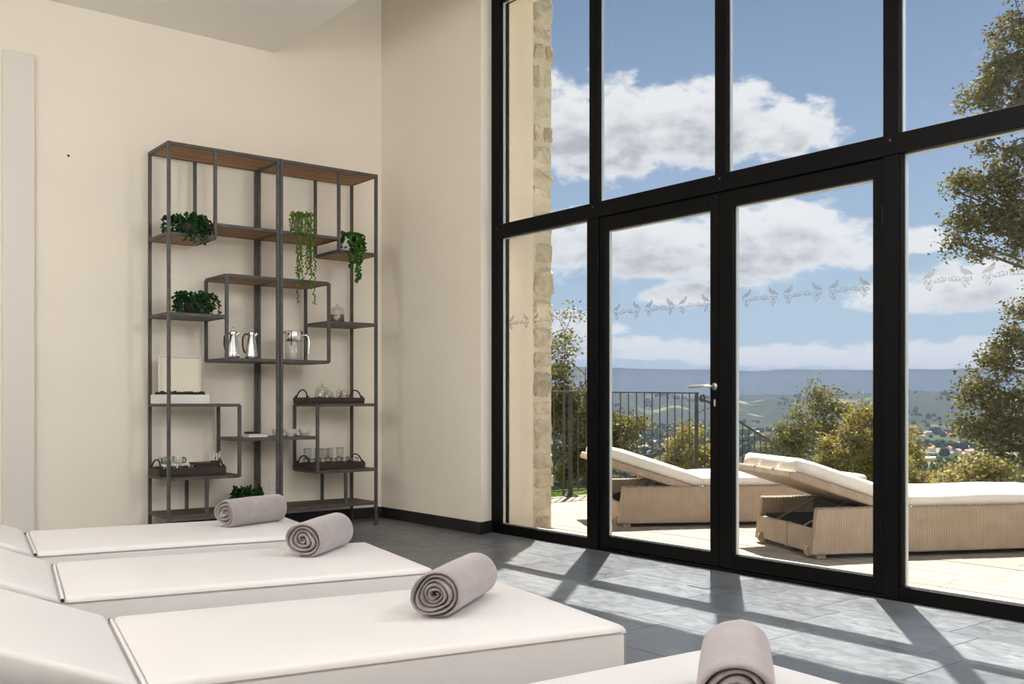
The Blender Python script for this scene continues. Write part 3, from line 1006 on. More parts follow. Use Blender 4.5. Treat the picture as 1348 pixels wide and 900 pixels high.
rolled_towel('rolled taupe towel on the lounger next to the shelving', (1.705, 4.19), 20, 3, 3.46, .325)
rolled_towel('rolled taupe towel on the second lounger from the shelving', (1.590, 3.205), 41, 5)
rolled_towel('rolled taupe towel on the third lounger from the shelving', (1.404, 2.098), 36, 8, 5.44, .345, .069)
rolled_towel('rolled taupe towel on the lounger farthest from the shelving', (1.285, 1.045), 39, 11)

# ------------------------------------------------------------------ open shelving
YS0, YS1 = 6.68, 7.06
TU = .0110
def shelf_unit(label, x_out, sgn):
    t = thing('shelving_unit', label, 'shelf', (x_out, YS0, 0), 0, 'open steel and wood shelving units')
    W_, D_ = .788, YS1 - YS0
    def X(o): return sgn * o
    def post(o, y, z0, z1):
        x = X(o)
        obj('upright', MB().box(x - TU, x + TU, y - TU, y + TU, z0, z1), M['steel'], t, .002, 1)
    for y in (0, D_):
        post(0, y, 0, 2.705); post(W_, y, 0, 2.705)
        post(.322, y, 2.085, 2.68); post(.405, y, 1.245, 1.835); post(.498, y, .425, .93); post(.262, y, .17, .425)
    def shelf(o0, o1, z, mat):
        a, b = sorted((X(o0), X(o1)))
        mb = MB()
        mb.box(a + TU, b - TU, -TU, TU, z - TU, z + TU).box(a + TU, b - TU, D_ - TU, D_ + TU, z - TU, z + TU)
        mb.box(a - TU, a + TU, TU, D_ - TU, z - TU, z + TU).box(b - TU, b + TU, TU, D_ - TU, z - TU, z + TU)
        fr = obj('shelf_frame', mb, M['steel'], t, .0015, 1)
        # two boards side by side with a fine joint
        h = D_ / 2
        for (y0, y1) in ((TU, h - .001), (h + .001, D_ - TU)):
            obj('shelf_board', MB().box(a + TU, b - TU, y0, y1, z - .009, z + .0095), mat, fr, .001, 1)
    wood, dk = M['wood'], M['steel']  # dark steel colour on the lower boards paints in their shade
    shelf(0, W_, 2.6925, wood)
    shelf(0, .322, 2.085, wood)
    shelf(.322, W_, 2.178, wood)
    shelf(.405, W_, 1.835, wood)
    shelf(0, .405, 1.545, dk)
    shelf(.405, W_, 1.248, dk)
    shelf(0, .498, .928, dk)
    shelf(.498, W_, .685, dk)
    shelf(0, .498, .430, dk)
    shelf(0, W_, .172, M['darkwood'])
    return t
shelf_unit('open steel shelving unit holding the twin chrome carafes', 2.333, 1)
shelf_unit('open steel shelving unit holding both jar and glass trays', 3.935, -1)
Z = {'top': 2.18 + TU, 'pl': 2.085 + TU, 'jar': 1.545 + TU, 'box': 1.248 + TU, 'tray': .928 + TU, 'bowl': .685 + TU, 'low': .430 + TU, 'bot': .172 + TU}
def sx(px, Yp=6.87):
    return on_y(px, 500, Yp)[0]

# --- potted plants
def strand_path(rnd, a, r0, z0, reach, drop, n=12, lift=.03, edge=-.1):
    pts = []
    for i in range(n + 1):
        s = i / n
        rr = r0 + reach * math.sin(min(1, s * 2.8) * PI / 2)
        zz = z0 + lift * math.sin(min(1, s * 2.2) * PI) - drop * max(0, s - .22) ** 1.25 / (.78 ** 1.25)
        if math.sin(a) * rr > edge:
            zz = max(zz, .016)
        pts.append(Vector((math.cos(a) * rr + rnd.uniform(-.004, .004), math.sin(a) * rr + rnd.uniform(-.004, .004), zz)))
    return pts
def leafy_strand(rnd, pts, leaf, step, mat, par, spread=1.0, fat=.45, name='trailing_stem'):
    mb = MB()
    L_ = 0
    for a, b in zip(pts, pts[1:]):
        d = b - a
        k = max(1, int(d.length / step))
        for i in range(k):
            c = a + d * (i / k)
            t = d.normalized()
            s_ = t.orthogonal().normalized()
            ang = rnd.uniform(0, 6.28)
            o = (s_ * math.cos(ang) + t.cross(s_) * math.sin(ang))
            dirv = (o * spread + t * .5 + Vector((0, 0, .1))).normalized()
            q = dirv.to_track_quat('Z', 'Y').to_matrix().to_4x4()
            l = leaf * rnd.uniform(.7, 1.2)
            mb.ball(c + dirv * l * .55, (l * fat, l * fat * .75, l * .62), 5, 4, q)
    o = obj(name, mb, mat, par, sm=True)
    return o
def pot_plant(name, label, loc, pot_prof, pot_mat, strands, leaf, step, leafmat, seed, group=None, fat=.45, spread=1.0):
    rnd = random.Random(seed)
    t = thing(name, label, 'plant', loc, 0, group)
    p = obj('pot', MB().lathe(pot_prof, 20), pot_mat, t, sm=True)
    rt, zt = pot_prof[-1]
    obj('soil', MB().lathe([(0, zt - .012), (max(r for r, z in pot_prof) * .9, zt - .012), (0, zt - .008)], 14), M['soil'], p)
    for (a, reach, drop, lift, r0) in strands(rnd):
        pts = strand_path(rnd, a, r0, zt - .005, reach, drop, 12, lift, 6.655 - loc[1])
        leafy_strand(rnd, pts, leaf, step, leafmat, t, spread, fat)
    return t
bowl_pot = [(0, 0), (.045, 0), (.062, .02), (.070, .05), (.068, .075)]
def succ(n, rmin, rmax, dmin, dmax):
    def f(rnd):
        out = []
        for i in range(n):
            a = 2 * PI * i / n + rnd.uniform(-.2, .2)
            out.append((a, rnd.uniform(rmin, rmax), rnd.uniform(dmin, dmax), rnd.uniform(.03, .085), rnd.uniform(.01, .04)))
        return out
    return f
pot_plant('succulent_plant', 'bushy dark green succulent spilling over the upper shelf', (sx(249, 6.765), 6.765, Z['pl']), bowl_pot, M['darkpot'], succ(34, .07, .15, .04, .16), .020, .0085, M['plant_dark'], 21, 'dark succulents', .42, .8)
pot_plant('succulent_plant', 'low dark green succulent on the shelf above the white box', (sx(256, 6.80), 6.80, Z['jar']), [(0, 0), (.05, 0), (.066, .02), (.072, .055), (.070, .085)], M['darkpot'], succ(32, .06, .14, .04, .12), .020, .0085, M['plant_dark'], 22, 'dark succulents', .42, .8)
pot_plant('succulent_plant', 'dark leafy plant on the bottom shelf behind a towel', (sx(326, 6.86), 6.86, Z['bot']), [(0, 0), (.04, 0), (.052, .02), (.058, .05), (.056, .075)], M['darkpot'], succ(22, .05, .11, -.04, .05), .026, .011, M['plant_dark'], 23, 'dark succulents', .42, .8)
def hang_front(n, amin, amax, dmin, dmax, rmax=.12):
    def f(rnd):
        out = []
        for i in range(n):
            a = amin + (amax - amin) * (i + .5) / n + rnd.uniform(-.08, .08)
            out.append((a, rnd.uniform(.06, rmax), rnd.uniform(dmin, dmax), rnd.uniform(.005, .03), .05))
        for i in range(8):
            out.append((rnd.uniform(0, 6.28), rnd.uniform(.02, .05), rnd.uniform(0, .05), .03, rnd.uniform(.0, .03)))
        return out
    return f
yv = 6.74
pot_plant('trailing_plant', 'long trailing string plant in a mottled silver pot', (sx(397, yv), yv, Z['top']), [(0, 0), (.050, 0), (.056, .04), (.058, .09), (.056, .125)], M['mercury'], hang_front(13, -2.75, -1.15, .32, .66, .075), .0135, .0085, M['plant_mid'], 31, None, .55, 1.0)
pot_plant('trailing_plant', 'short trailing plant in a white black-spotted pot', (sx(456, yv), yv, Z['pl']), [(0, 0), (.042, 0), (.050, .03), (.052, .08), (.050, .11)], M['spotted'], hang_front(18, -1.75, .75, .20, .36, .085), .021, .010, M['plant_deep'], 32, None, .6, 1.0)

# --- chrome carafes
def carafe(px, label):
    t = thing('carafe', label, 'carafe', (sx(px, 6.80), 6.80, Z['box']), R(-20), 'chrome vacuum carafes')
    obj('body', MB().lathe([(0, 0), (.042, 0), (.046, .006), (.044, .03), (.036, .10), (.028, .145), (.024, .165), (.022, .172)], 24), M['chrome'], t, sm=True)
    ld = obj('lid', MB().lathe([(.022, .172), (.025, .176), (.024, .19), (.012, .200), (0, .203)], 20), M['chrome'], t, sm=True)
    obj('knob', MB().tube([(0, 0, .20), (0, 0, .214)], .004, 8).ball((0, 0, .220), .008, 8, 6), M['chrome'], ld, sm=True)
    obj('spout', MB().tube([(.018, 0, .165), (.034, 0, .182), (.042, 0, .190)], [.013, .011, .007], 10), M['chrome'], t, sm=True)
    obj('handle', MB().tube([(-.022, 0, .178), (-.046, 0, .180), (-.060, 0, .155), (-.062, 0, .10), (-.052, 0, .055), (-.042, 0, .045)], .006, 8), M['black'], t, sm=True)
    return t
carafe(307, 'slim polished chrome vacuum carafe standing farther from the glass jug')
carafe(331, 'slim polished chrome vacuum carafe standing closer to the glass jug')

# --- glass water jug with steel collar
t = thing('water_jug', 'clear glass jug with polished steel collar and handle', 'jug', (sx(387, 6.80), 6.80, Z['box']), R(-35))
obj('glass_body', MB().lathe([(0, .002), (.060, .002), (.065, .008), (.065, .138), (.062, .145), (.060, .138), (.060, .012), (0, .009)], 28), M['jarglass'], t, sm=True)
obj('infuser', MB().lathe([(0, .112), (.026, .112), (.028, .145)], 16), M['satin'], t, sm=True)
c = obj('collar', MB().lathe([(.062, .140), (.067, .146), (.067, .205), (.062, .216), (.030, .222), (0, .222)], 28), M['chrome'], t, sm=True)
obj('spout', MB().prism([(-.022, 0), (.022, 0), (0, .030)], .195, .214, Matrix.Translation((-.060, 0, 0)) @ Matrix.Rotation(PI / 2, 4, 'Z')), M['chrome'], c)
obj('handle', MB().tube([(.060, 0, .185), (.090, 0, .188), (.108, 0, .172), (.112, 0, .13), (.110, 0, .07), (.106, 0, .05)], .008, 10), M['chrome'], t, sm=True)

# --- glass jars
def glass_jar(label, loc, r, h, fill, fmat, group=None, knob=True):
    t = thing('glass_jar', label, 'jar', loc, 0, group)
    obj('jar_body', MB().lathe([(0, .002), (r * .9, .002), (r, r * .18), (r * 1.02, h * .5), (r * .96, h * .8), (r * .82, h * .95), (r * .80, h), (r * .77, h), (r * .78, h * .93), (r * .96, h * .5), (r * .93, r * .2), (0, .006)], 22), M['jarglass'], t, sm=True)
    if fill:
        obj('contents', MB().lathe([(0, .008), (r * .88, .008), (r * .93, r * .22), (r * .94, h * fill), (r * .6, h * (fill + .03)), (0, h * fill)], 18), fmat, t, sm=True)
    ld = obj('lid', MB().lathe([(0, h), (r * .86, h), (r * .88, h + r * .12), (r * .6, h + r * .32), (r * .2, h + r * .42)], 20), M['jarglass'], t, sm=True)
    if knob:
        obj('knob', MB().ball((0, 0, h + r * .62), r * .22, 10, 7), M['jarglass'], ld, sm=True)
    return t
glass_jar('round glass jar half full of brown beans, alone on its shelf', (sx(444, 6.82), 6.82, Z['jar']), .056, .105, .58, M['coffee'])

# --- open presentation box
bx0, bx1 = sx(209, 6.78), sx(275, 6.78)
t = thing('presentation_box', 'white open box with upright cream lid and black contents', 'box', (bx0, 6.77, Z['tray']))
w = bx1 - bx0
mb = MB().box(0, w, 0, .006, 0, .062).box(0, w, .17, .176, 0, .062).box(0, .006, .006, .17, 0, .062).box(w - .006, w, .006, .17, 0, .062).box(.006, w - .006, .006, .17, 0, .006)
obj('tray_box', mb, M['white'], t)
ld = obj('lid', MB().box(.055, w, .178, .184, .04, .335), M['creamcard'], t)
mb = MB().box(.055, .064, .165, .178, .04, .335).box(w - .009, w, .165, .178, .04, .335).box(.064, w - .009, .165, .178, .326, .335)
obj('lid_rim', mb, M['white'], ld)
obj('insert', MB().box(.006, w - .006, .006, .17, .048, .055), M['white'], t)
rnd = random.Random(5)
for i in range(14):
    x_, y_ = .035 + (i % 7) * (w - .07) / 6, .045 + (i // 7) * .07
    obj('capsule', MB().ball((x_ + rnd.uniform(-.006, .006), y_, .068), (rnd.uniform(.016, .026), .020, rnd.uniform(.013, .022)), 8, 5), M['black'], t, sm=True)

# --- wooden trays with curled iron handles
def tray(label, x0, x1, y0, y1, z0, h=.045):
    t = thing('serving_tray', label, 'tray', ((x0 + x1) / 2, (y0 + y1) / 2, z0))
    hx, hy = (x1 - x0) / 2, (y1 - y0) / 2
    obj('tray_base', MB().box(-hx, hx, -hy, hy, 0, .010), M['traywood'], t, .001, 1)
    for s in (-1, 1):
        obj('tray_side', MB().box(-hx, hx, s * hy - .006, s * hy + .006, .010, h), M['traywood'], t, .001, 1)
        obj('tray_end', MB().box(s * hx - .006, s * hx + .006, -hy + .006, hy - .006, .010, h), M['traywood'], t, .001, 1)
        pts = []
        for k in range(13):
            a = PI * k / 12
            pts.append((s * (hx - .012 - .008 * math.sin(a)), -.085 * math.cos(a), h - .004 + .062 * math.sin(a)))
        for e, sg in ((0, -1), (-1, 1)):
            cy = pts[e][1] + sg * .014
            curl = [(s * (hx - .012), cy - sg * .014 * math.cos(b), h - .002 + .014 * math.sin(b)) for b in (R(40), R(90), R(150), R(210))]
            pts = curl[::-1] + pts if e == 0 else pts + curl
        obj('handle', MB().tube(pts, .0055, 8), M['iron'], t, sm=True)
    return t
tx0, tx1 = sx(402, 6.80), sx(477, 6.80)
tray('dark wooden tray with curled iron handles carrying glass jars', tx0, tx1, 6.77, 7.00, Z['tray'])
zt = Z['tray'] + .010
glass_jar('wide lidded glass jar, largest on the jar tray', (sx(424, 6.90), 6.90, zt), .060, .095, .42, M['tea'], 'jars on the tray')
glass_jar('small glass jar of dark tea beside the wide jar', (sx(432, 6.82), 6.82, zt), .045, .070, .55, M['tea'], 'jars on the tray', False)
glass_jar('slim clear glass jar behind the dried fruit jar', (sx(447, 6.93), 6.93, zt), .032, .085, 0, None, 'jars on the tray')
glass_jar('glass jar of orange dried fruit on the jar tray', (sx(453, 6.84), 6.84, zt), .044, .075, .72, M['dried'], 'jars on the tray')
tx0, tx1 = sx(404, 6.80), sx(478, 6.80)
tray('dark wooden tray with curled iron handles carrying upturned glasses', tx0, tx1, 6.77, 7.00, Z['low'])
zt = Z['low'] + .010
gl_me = [MB().lathe([(.026, 0), (.0285, .004), (.0300, .03), (.0325, .066), (.030, .072), (.0, .072), (0, .064), (.029, .064), (.0275, .03), (.0245, 0)], 18).mesh('glass_wall', M['jarglass'], 0, 1, True),
         MB().lathe([(.0, .066), (.028, .066), (.0305, .070), (.0, .0735)], 18).mesh('glass_foot', M['chrome'], 0, 1, True)]
def tumbler(x, y, z_):
    t = thing('drinking_glass', 'small upturned clear tumbler stacked on the wooden tray', 'glass', (x, y, z_), 0, 'upturned tumblers on the tray')
    obj('glass_wall', gl_me[0], None, t)
    obj('glass_foot', gl_me[1], None, t)
gx = [tx0 + .055 + i * (tx1 - tx0 - .11) / 4 for i in range(5)]
for i in range(5):
    tumbler(gx[i], 6.83, zt)
    tumbler(gx[i] + .01, 6.93, zt)
for i in (0, 1, 2, 3):
    tumbler(gx[i] + .015, 6.93, zt + .0735)
tumbler(gx[1] + .03, 6.84, zt + .0735)

# --- low tray with cups
tx0, tx1 = sx(208, 6.80), sx(295, 6.80)
tray('long dark tray with looped handles carrying cups and sticks', tx0, tx1, 6.77, 6.99, Z['low'], .055)
zt = Z['low'] + .010
cup_me = MB().lathe([(0, .002), (.024, .002), (.036, .02), (.041, .060), (.039, .060), (.034, .02), (0, .006)], 18).mesh('cup_body', M['jarglass'], 0, 1, True)
cup_h = MB().tube([(.033, 0, .048), (.052, 0, .050), (.058, 0, .034), (.050, 0, .018), (.031, 0, .016)], .004, 8).mesh('handle', M['iron'], 0, 1, True)
def cup(x, y, z_, rz):
    t = thing('glass_cup', 'small clear cup with dark handle in the long tray', 'cup', (x, y, z_), rz, 'cups in the long tray')
    obj('cup_body', cup_me, None, t)
    obj('handle', cup_h, None, t)
for (u, y, lv, rz) in [(.06, 6.83, 0, -2.0), (.15, 6.83, 0, -1.2), (.07, 6.92, 0, 2.6), (.16, 6.92, 0, .4), (.07, 6.88, 1, -2.2), (.165, 6.87, 1, -.9), (.12, 6.93, 1, 1.9), (.24, 6.84, 0, -.6)]:
    cup(tx0 + u, y, zt + lv * .062, rz)
t = thing('tea_box', 'low dark lidded box in the long tray', 'box', (tx0 + .335, 6.89, zt))
obj('box_body', MB().box(-.065, .065, -.06, .06, 0, .060), M['traywood'], t, .002)
obj('box_lid', MB().box(-.067, .067, -.062, .062, .061, .074), M['traywood'], t, .002)
t = thing('stick_holder', 'dark cup of pale stirring sticks in the long tray', 'holder', (tx1 - .045, 6.86, zt))
obj('holder_cup', MB().lathe([(0, 0), (.026, 0), (.032, .085), (.029, .085), (.024, .006), (0, .006)], 18), M['darkpot'], t, sm=True)
for k in range(9):
    a = 2 * PI * k / 9
    obj('stick', MB().tube([(.008 * math.cos(a), .008 * math.sin(a), .01), (.040 * math.cos(a), .03 * math.sin(a), .125 + .012 * (k % 3))], .004, 6), M['white'], t)

# --- booklets and bowls
t = thing('booklet', 'white booklet lying flat on the middle shelf', 'booklet', (sx(336, 6.80), 6.80, Z['bowl']), R(4))
obj('cover', MB().box(-.075, .075, -.05, .05, 0, .003).box(-.075, .075, -.05, .05, .019, .022), M['white'], t, .001, 1)
obj('pages', MB().box(-.072, .073, -.048, .048, .003, .019), M['porcelain'], t)
t = thing('pencil_case', 'small dark flat case behind the white booklet', 'case', (sx(331, 6.92), 6.92, Z['bowl']), R(-6))
obj('case_body', MB().box(-.045, .045, -.03, .03, 0, .028), M['traywood'], t, .006, 3, True)
obj('case_lid', MB().box(-.046, .046, -.031, .031, .0285, .036), M['traywood'], t, .003)
def bowl(px, y, label):
    t = thing('bowl', label, 'bowl', (sx(px, y), y, Z['bowl']), 0, 'white bowls')
    obj('bowl_wall', MB().lathe([(.022, .005), (.034, .012), (.043, .030), (.047, .052), (.044, .052), (.040, .030), (.030, .014), (0, .010)], 24), M['porcelain'], t, sm=True)
    obj('foot_ring', MB().lathe([(0, 0), (.022, 0), (.021, .006), (0, .007)], 18), M['porcelain'], t)
bowl(366, 6.90, 'white porcelain bowl behind the shelving uprights')
bowl(383, 6.80, 'white porcelain bowl in the middle of the three')
bowl(401, 6.84, 'white porcelain bowl nearest the jar tray')

# --- wall socket
t = thing('wall_socket', 'white round-well power socket low on the cream wall', 'socket', (3.297, YB, .318))
obj('plate', MB().box(-.042, .042, -.010, 0, -.042, .042), M['plastic'], t, .004)
w_ = obj('well', MB().lathe([(.022, -.0105), (.024, -.013), (.021, -.013), (.020, -.0103), (0, -.0103)], 24).xf(Matrix.Rotation(-PI / 2, 4, 'X') @ Matrix.Scale(-1, 4, (0, 0, 1)) @ Matrix.Scale(1, 4)), M['plastic'], t)
for x_ in (-.0095, .0095):
    obj('pin_hole', MB().tube([(x_, -.0108, 0), (x_, -.0098, 0)], .003, 8), M['black'], w_)

# ------------------------------------------------------------------ terrace
dk = struct('deck', MB().box(4.48, 8.60, -3.2, 7.60, -.22, -.045), M['soil'], 'weathered wooden terrace deck outside the window')
PWD = .1405
plank_me = {}
rnd = random.Random(4)
i = 0
x = 4.50
while x + PWD < 8.62:
    y = -3.2 + rnd.uniform(-1.6, 0)
    first = True
    while y < 7.60:
        l = 2.4
        ya, yb = max(y, -3.2), min(y + l, 7.60)
        if yb - ya > .1:
            xa, xb = x, x + PWD
            if not (x < 4.90 and (ya > 5.7 or yb < YE - .02)):
                if x < 4.9:
                    ya, yb = max(ya, YE), min(yb, 5.69)
                if yb - ya > .05:
                    key = round(yb - ya, 2)
                    if key not in plank_me:
                        plank_me[key] = MB().box(0, PWD - .009, 0, key - .004, -.04, 0).mesh('plank', M['deck'], .002, 1)
                    p = obj('plank', plank_me[key], None, dk)
                    p.location = (x, ya, -.004 + rnd.uniform(-.0012, .0012))
        y += l
    x += PWD
    i += 1

# --- iron railing along the terrace edge
YR = 7.53
BALX = [6.24, 6.36, 6.478, 6.597, 6.80, 6.92, 7.04, 7.16, 7.28, 7.40, 7.52, 7.64, 7.76, 7.88, 8.00, 8.12, 8.24, 8.36, 8.48]
BALX = [5.04 + .12 * k for k in range(10)] + BALX
t = thing('railing', 'brown iron balustrade along the edge of the terrace', 'railing', (6.7, YR, 0))
lx = lambda x_: x_ - 6.7
obj('top_rail', MB().box(lx(4.92), lx(8.62), -.020, .020, 1.045, 1.060), M['rail'], t, .003)
obj('bottom_rail', MB().box(lx(4.92), lx(8.60), -.014, .014, .055, .067), M['rail'], t, .002)
for px_ in (6.697, 8.599):
    po = obj('post', MB().box(lx(px_) - .016, lx(px_) + .016, -.016, .016, 0, 1.046), M['rail'], t, .003)
    obj('foot_plate', MB().prism([(-.055, -.055), (.055, -.055), (.055, .055), (-.055, .055)], 0, .008, Matrix.Translation((lx(px_), 0, 0))).lathe([(.040, .008), (.026, .03), (.022, .05)], 12, (lx(px_), 0, 0)), M['rail'], po)
bal = MB().tube([(0, 0, .060), (0, 0, 1.046)], .0075, 6).mesh('baluster', M['rail'])
for x_ in BALX:
    if abs(x_ - 6.697) > .04 and x_ < 8.56:
        b_ = obj('baluster', bal, None, t); b_.location = (lx(x_), 0, 0)
# stair handrail going down beyond the end post
t = thing('stair_handrail', 'sloping brown iron handrail with scroll end beside the stairs', 'railing', (8.62, YR, 0))
sl = .4235
hz = lambda x_: .995 - sl * (x_ - 8.70)
pts = []
for k in range(16):
    a = R(250) - R(360) * k / 15 * 1.15
    rr = .045 - .024 * (1 - k / 15)
    pts.append((8.70 - 8.62 + rr * math.cos(a) - .0, 0, 1.00 + rr * math.sin(a)))
pts = [(p[0], 0, p[2]) for p in pts]
pts += [(x_ - 8.62, 0, hz(x_)) for x_ in (8.80, 9.2, 10.0, 11.2, 12.2)]
obj('handrail', MB().tube(pts, .015, 8), M['rail'], t, sm=True)
for k in range(28):
    x_ = 8.74 + .1115 * k
    obj('baluster', MB().tube([(x_ - 8.62, 0, hz(x_) - .95), (x_ - 8.62, 0, hz(x_) - .005)], .0075, 6), M['rail'], t)
obj('stringer', MB().tube([(0.05, 0, hz(8.67) - .93), (12.2 - 8.62, 0, hz(12.2) - .93)], .012, 6), M['rail'], t)
st = struct('stairs', None, None, 'stone steps leading down from the terrace')
for k in range(11):
    obj('step', MB().box(8.61 + .32 * k, 8.95 + .32 * k, 6.2, 7.6, -.14 - .1355 * (k + 1) - .25, -.1355 * (k + 1)), M['stair'], st, .008)

# --- wicker sun loungers on the deck
def wicker_panel(name, poly, t0, t1, par, axis='y'):
    """poly in (u, z), extruded across from t0 to t1"""
    Mx = Matrix(((1, 0, 0, 0), (0, 0, 1, 0), (0, 1, 0, 0), (0, 0, 0, 1))) if axis == 'y' else Matrix(((0, 0, 1, 0), (1, 0, 0, 0), (0, 1, 0, 0), (0, 0, 0, 1)))
    return obj(name, MB().prism(poly, t0, t1, Mx), M['wicker'], par, .008, 2)
def cushion(name, L_, W_, th, par, loc, tilt=0, seed=0):
    rnd = random.Random(seed)
    me = soft_slab(L_, W_, 0, th, .03, name, .012)
    for v in me.vertices:
        v.co.z += .004 * math.sin(v.co.x * 9 + seed) * math.sin(v.co.y * 7 + 1) * (v.co.z / th)
    me.materials.append(M['cushion'])
    o = obj(name, me, None, par)
    o.matrix_local = Matrix.Translation(loc) @ Matrix.Rotation(tilt, 4, 'Y')
    return o
def sun_lounger(label, nl, ang, hinge=.66, tilt=17.8):
    LL, WW, H = 2.02, .81, .305
    t = thing('sun_lounger', label, 'sun lounger', (nl[0], nl[1], -.004), R(ang), 'wicker sun loungers on the terrace')
    side = [(-.012, .028), (LL, .028), (LL, H), (.022, H)]
    for (a, b) in ((0, .045), (WW - .045, WW)):
        s = wicker_panel('side_panel', side, a, b, t)
        # braided rim: a row of small wraps along the top edge
        mb = MB()
        n = 84
        for k in range(n):
            u = .035 + (LL - .05) * k / (n - 1)
            mb.ball((u, (a + b) / 2, H + .001), (.0125, .026, .008), 6, 4)
        obj('braided_rim', mb, M['wicker'], s, sm=True)
    wicker_panel('head_panel', [(.045, .035), (WW * .44, .035), (WW * .44, .185), (.045, .185)], .0, .035, t, 'x')
    wicker_panel('head_panel', [(WW * .44 + .012, .035), (WW - .045, .035), (WW - .045, .185), (WW * .44 + .012, .185)], .0, .035, t, 'x')
    obj('panel_post', MB().box(-.004, .034, WW * .44 - .004, WW * .44 + .016, .032, .188), M['wicker'], t)
    wicker_panel('foot_panel', [(.045, .035), (WW - .045, .035), (WW - .045, H - .01), (.045, H - .01)], LL - .035, LL, t, 'x')
    obj('platform', MB().box(hinge + .02, LL - .035, .045, WW - .045, H - .045, H - .005), M['wicker'], t, .004)
    obj('cloth_and_shade', MB().box(.036, hinge + .4, .046, WW - .046, .05, .055).box(hinge + .38, hinge + .40, .046, WW - .046, .055, .25), M['clothshade'], t)
    obj('cloth_and_shade', MB().box(.40, .405, .05, WW - .05, .06, .285).box(.05, .40, .0455, .049, .06, .24).box(.05, .40, WW - .049, WW - .0455, .06, .20), M['clothshade'], t)  # dark cloth across; dark side sheets stand in for shade in the cavity
    for (u, v) in ((.03, .02), (.03, WW - .08), (LL - .09, .02), (LL - .09, WW - .08)):
        obj('foot', MB().box(u, u + .06, v, v + .06, 0.0, .032), M['wicker'], t, .004)
    # wheels tucked in the head end
    for v in (.07, WW - .09):
        obj('wheel', MB().lathe([(.010, -.012), (.033, -.012), (.036, -.006), (.036, .006), (.033, .012), (.010, .012)], 18).xf(Matrix.Translation((.004, v, .045)) @ Matrix.Rotation(PI / 2, 4, 'X')), M['wicker'], t)
    # raised back, hinged near the middle
    th = R(tilt)
    lb = (hinge + .155) / math.cos(th)
    back = Matrix.Translation((hinge, 0, H - .075)) @ Matrix.Rotation(PI, 4, 'Z') @ Matrix.Rotation(-th, 4, 'Y')
    bp = obj('backrest', MB().box(0, lb, -WW + .012, -.012, 0, .055), M['wicker'], t, .012, 2)
    bp.matrix_local = back
    sup = obj('prop_rod', MB().tube([(.05, .22, .18), (.36, .22, .335)], .006, 6).tube([(.05, WW - .22, .18), (.36, WW - .22, .335)], .006, 6), M['satin'], t)
    me = soft_slab(lb - .03, WW - .06, 0, .085, .03, 'back_cushion', .014)
    me.materials.append(M['cushion'])
    bc = obj('back_cushion', me, None, t)
    bc.matrix_local = back @ Matrix.Translation((.0, -WW + .03, .058))
    cushion('seat_cushion', LL - hinge - .03, WW - .05, .080, t, (hinge + .005, .025, H - .004), 0, 3)
    for k in (.33, .66):
        obj('cushion_strap', MB().box(lb - .05, lb + .002, -WW * k - .012, -WW * k + .012, .050, .062), M['cushion'], bp)
    return t
sun_lounger('wicker sun lounger with raised back nearest the railing', (5.328, 5.427), -30.9)
sun_lounger('wicker sun lounger with raised back behind the double doors', (5.163, 3.592), -27.2)

# ------------------------------------------------------------------ landscape
def polar_terrain():
    rs = [9, 11, 13, 15, 18, 22, 28, 36, 48, 65, 90, 130, 190, 280, 400, 560, 760, 1000, 1300, 1650, 2050, 2500, 2800, 3000, 3150, 3300, 3450, 3600, 3750, 3900, 4050, 4200, 4350, 4800, 5300, 5700, 6000, 6300, 6600, 6900, 7200, 7600, 8000, 8400, 8700, 9000, 9250, 9500, 9750, 10000, 10300, 10700, 11500]
    azs = [R(-25 + 0.4 * k) for k in range(375)]
    def hgt(r, a):
        ad = math.degrees(a)
        n = math.sin(ad * .31 + 1.2) * .5 + math.sin(ad * .83 + r * .0006) * .3 + math.sin(ad * 1.9 + 2.0 + r * .0011) * .2
        if r < 13: z_ = -.26
        elif r < 300: z_ = -.26 - 70 * ((r - 13) / 287) ** .72
        elif r < 3000: z_ = -70.3 + n * 3 * min(1, (r - 300) / 2000)
        elif r < 4350:
            s = (r - 3000) / 1350
            z_ = -70 + n * 3 + (106 + 12 * n) * s * s * (3 - 2 * s) + 9 * math.sin(ad * 2.1 + r * .004) * s * (1 - s) * 4
        elif r < 8000: z_ = 36 + 15 * n - 30 * min(1, (r - 4350) / 900)
        elif r < 10000:
            s = (r - 8000) / 2000
            ridge = 312 + 62 * max(0, min(1, (47 - ad) / 8)) ** 1.5 + 14 * math.sin(ad * .16 + .6) + 12 * n + 4 * math.sin(ad * 1.3) - 20 * max(0, (ad - 58) / 12) * 0
            z_ = 6 + 15 * n + (ridge - 6 - 15 * n) * (s ** .9) + (95 * math.sin(ad * 1.7 + r * .0012) + 60 * math.sin(ad * 3.7 + 1 - r * .002)) * s * (1 - s) * 2
        else: z_ = 312 + 62 * max(0, min(1, (47 - ad) / 8)) ** 1.5 + 14 * math.sin(ad * .16 + .6) + 12 * n + 4 * math.sin(ad * 1.3) - (r - 10000) * .05
        return z_
    V_, F_ = [], []
    for r in rs:
        for a in azs:
            V_.append((r * math.sin(a), r * math.cos(a), hgt(r, a)))
    n = len(azs)
    for i in range(len(rs) - 1):
        for j in range(n - 1):
            q = (i * n + j, i * n + j + 1, (i + 1) * n + j + 1, (i + 1) * n + j)
            if all(V_[k][0] < 5.0 for k in q):
                continue
            F_.append(q)
    me = bpy.data.meshes.new('terrain')
    me.from_pydata(V_, [], F_)
    for p_ in me.polygons:
        p_.use_smooth = True
    me.materials.append(M['terrain'])
    o = bpy.data.objects.new('terrain', me)
    COL.objects.link(o)
    o['kind'] = 'structure'
    o['label'] = 'valley floor rising to long blue mountain ridges'
    return hgt
terrain_h = polar_terrain()

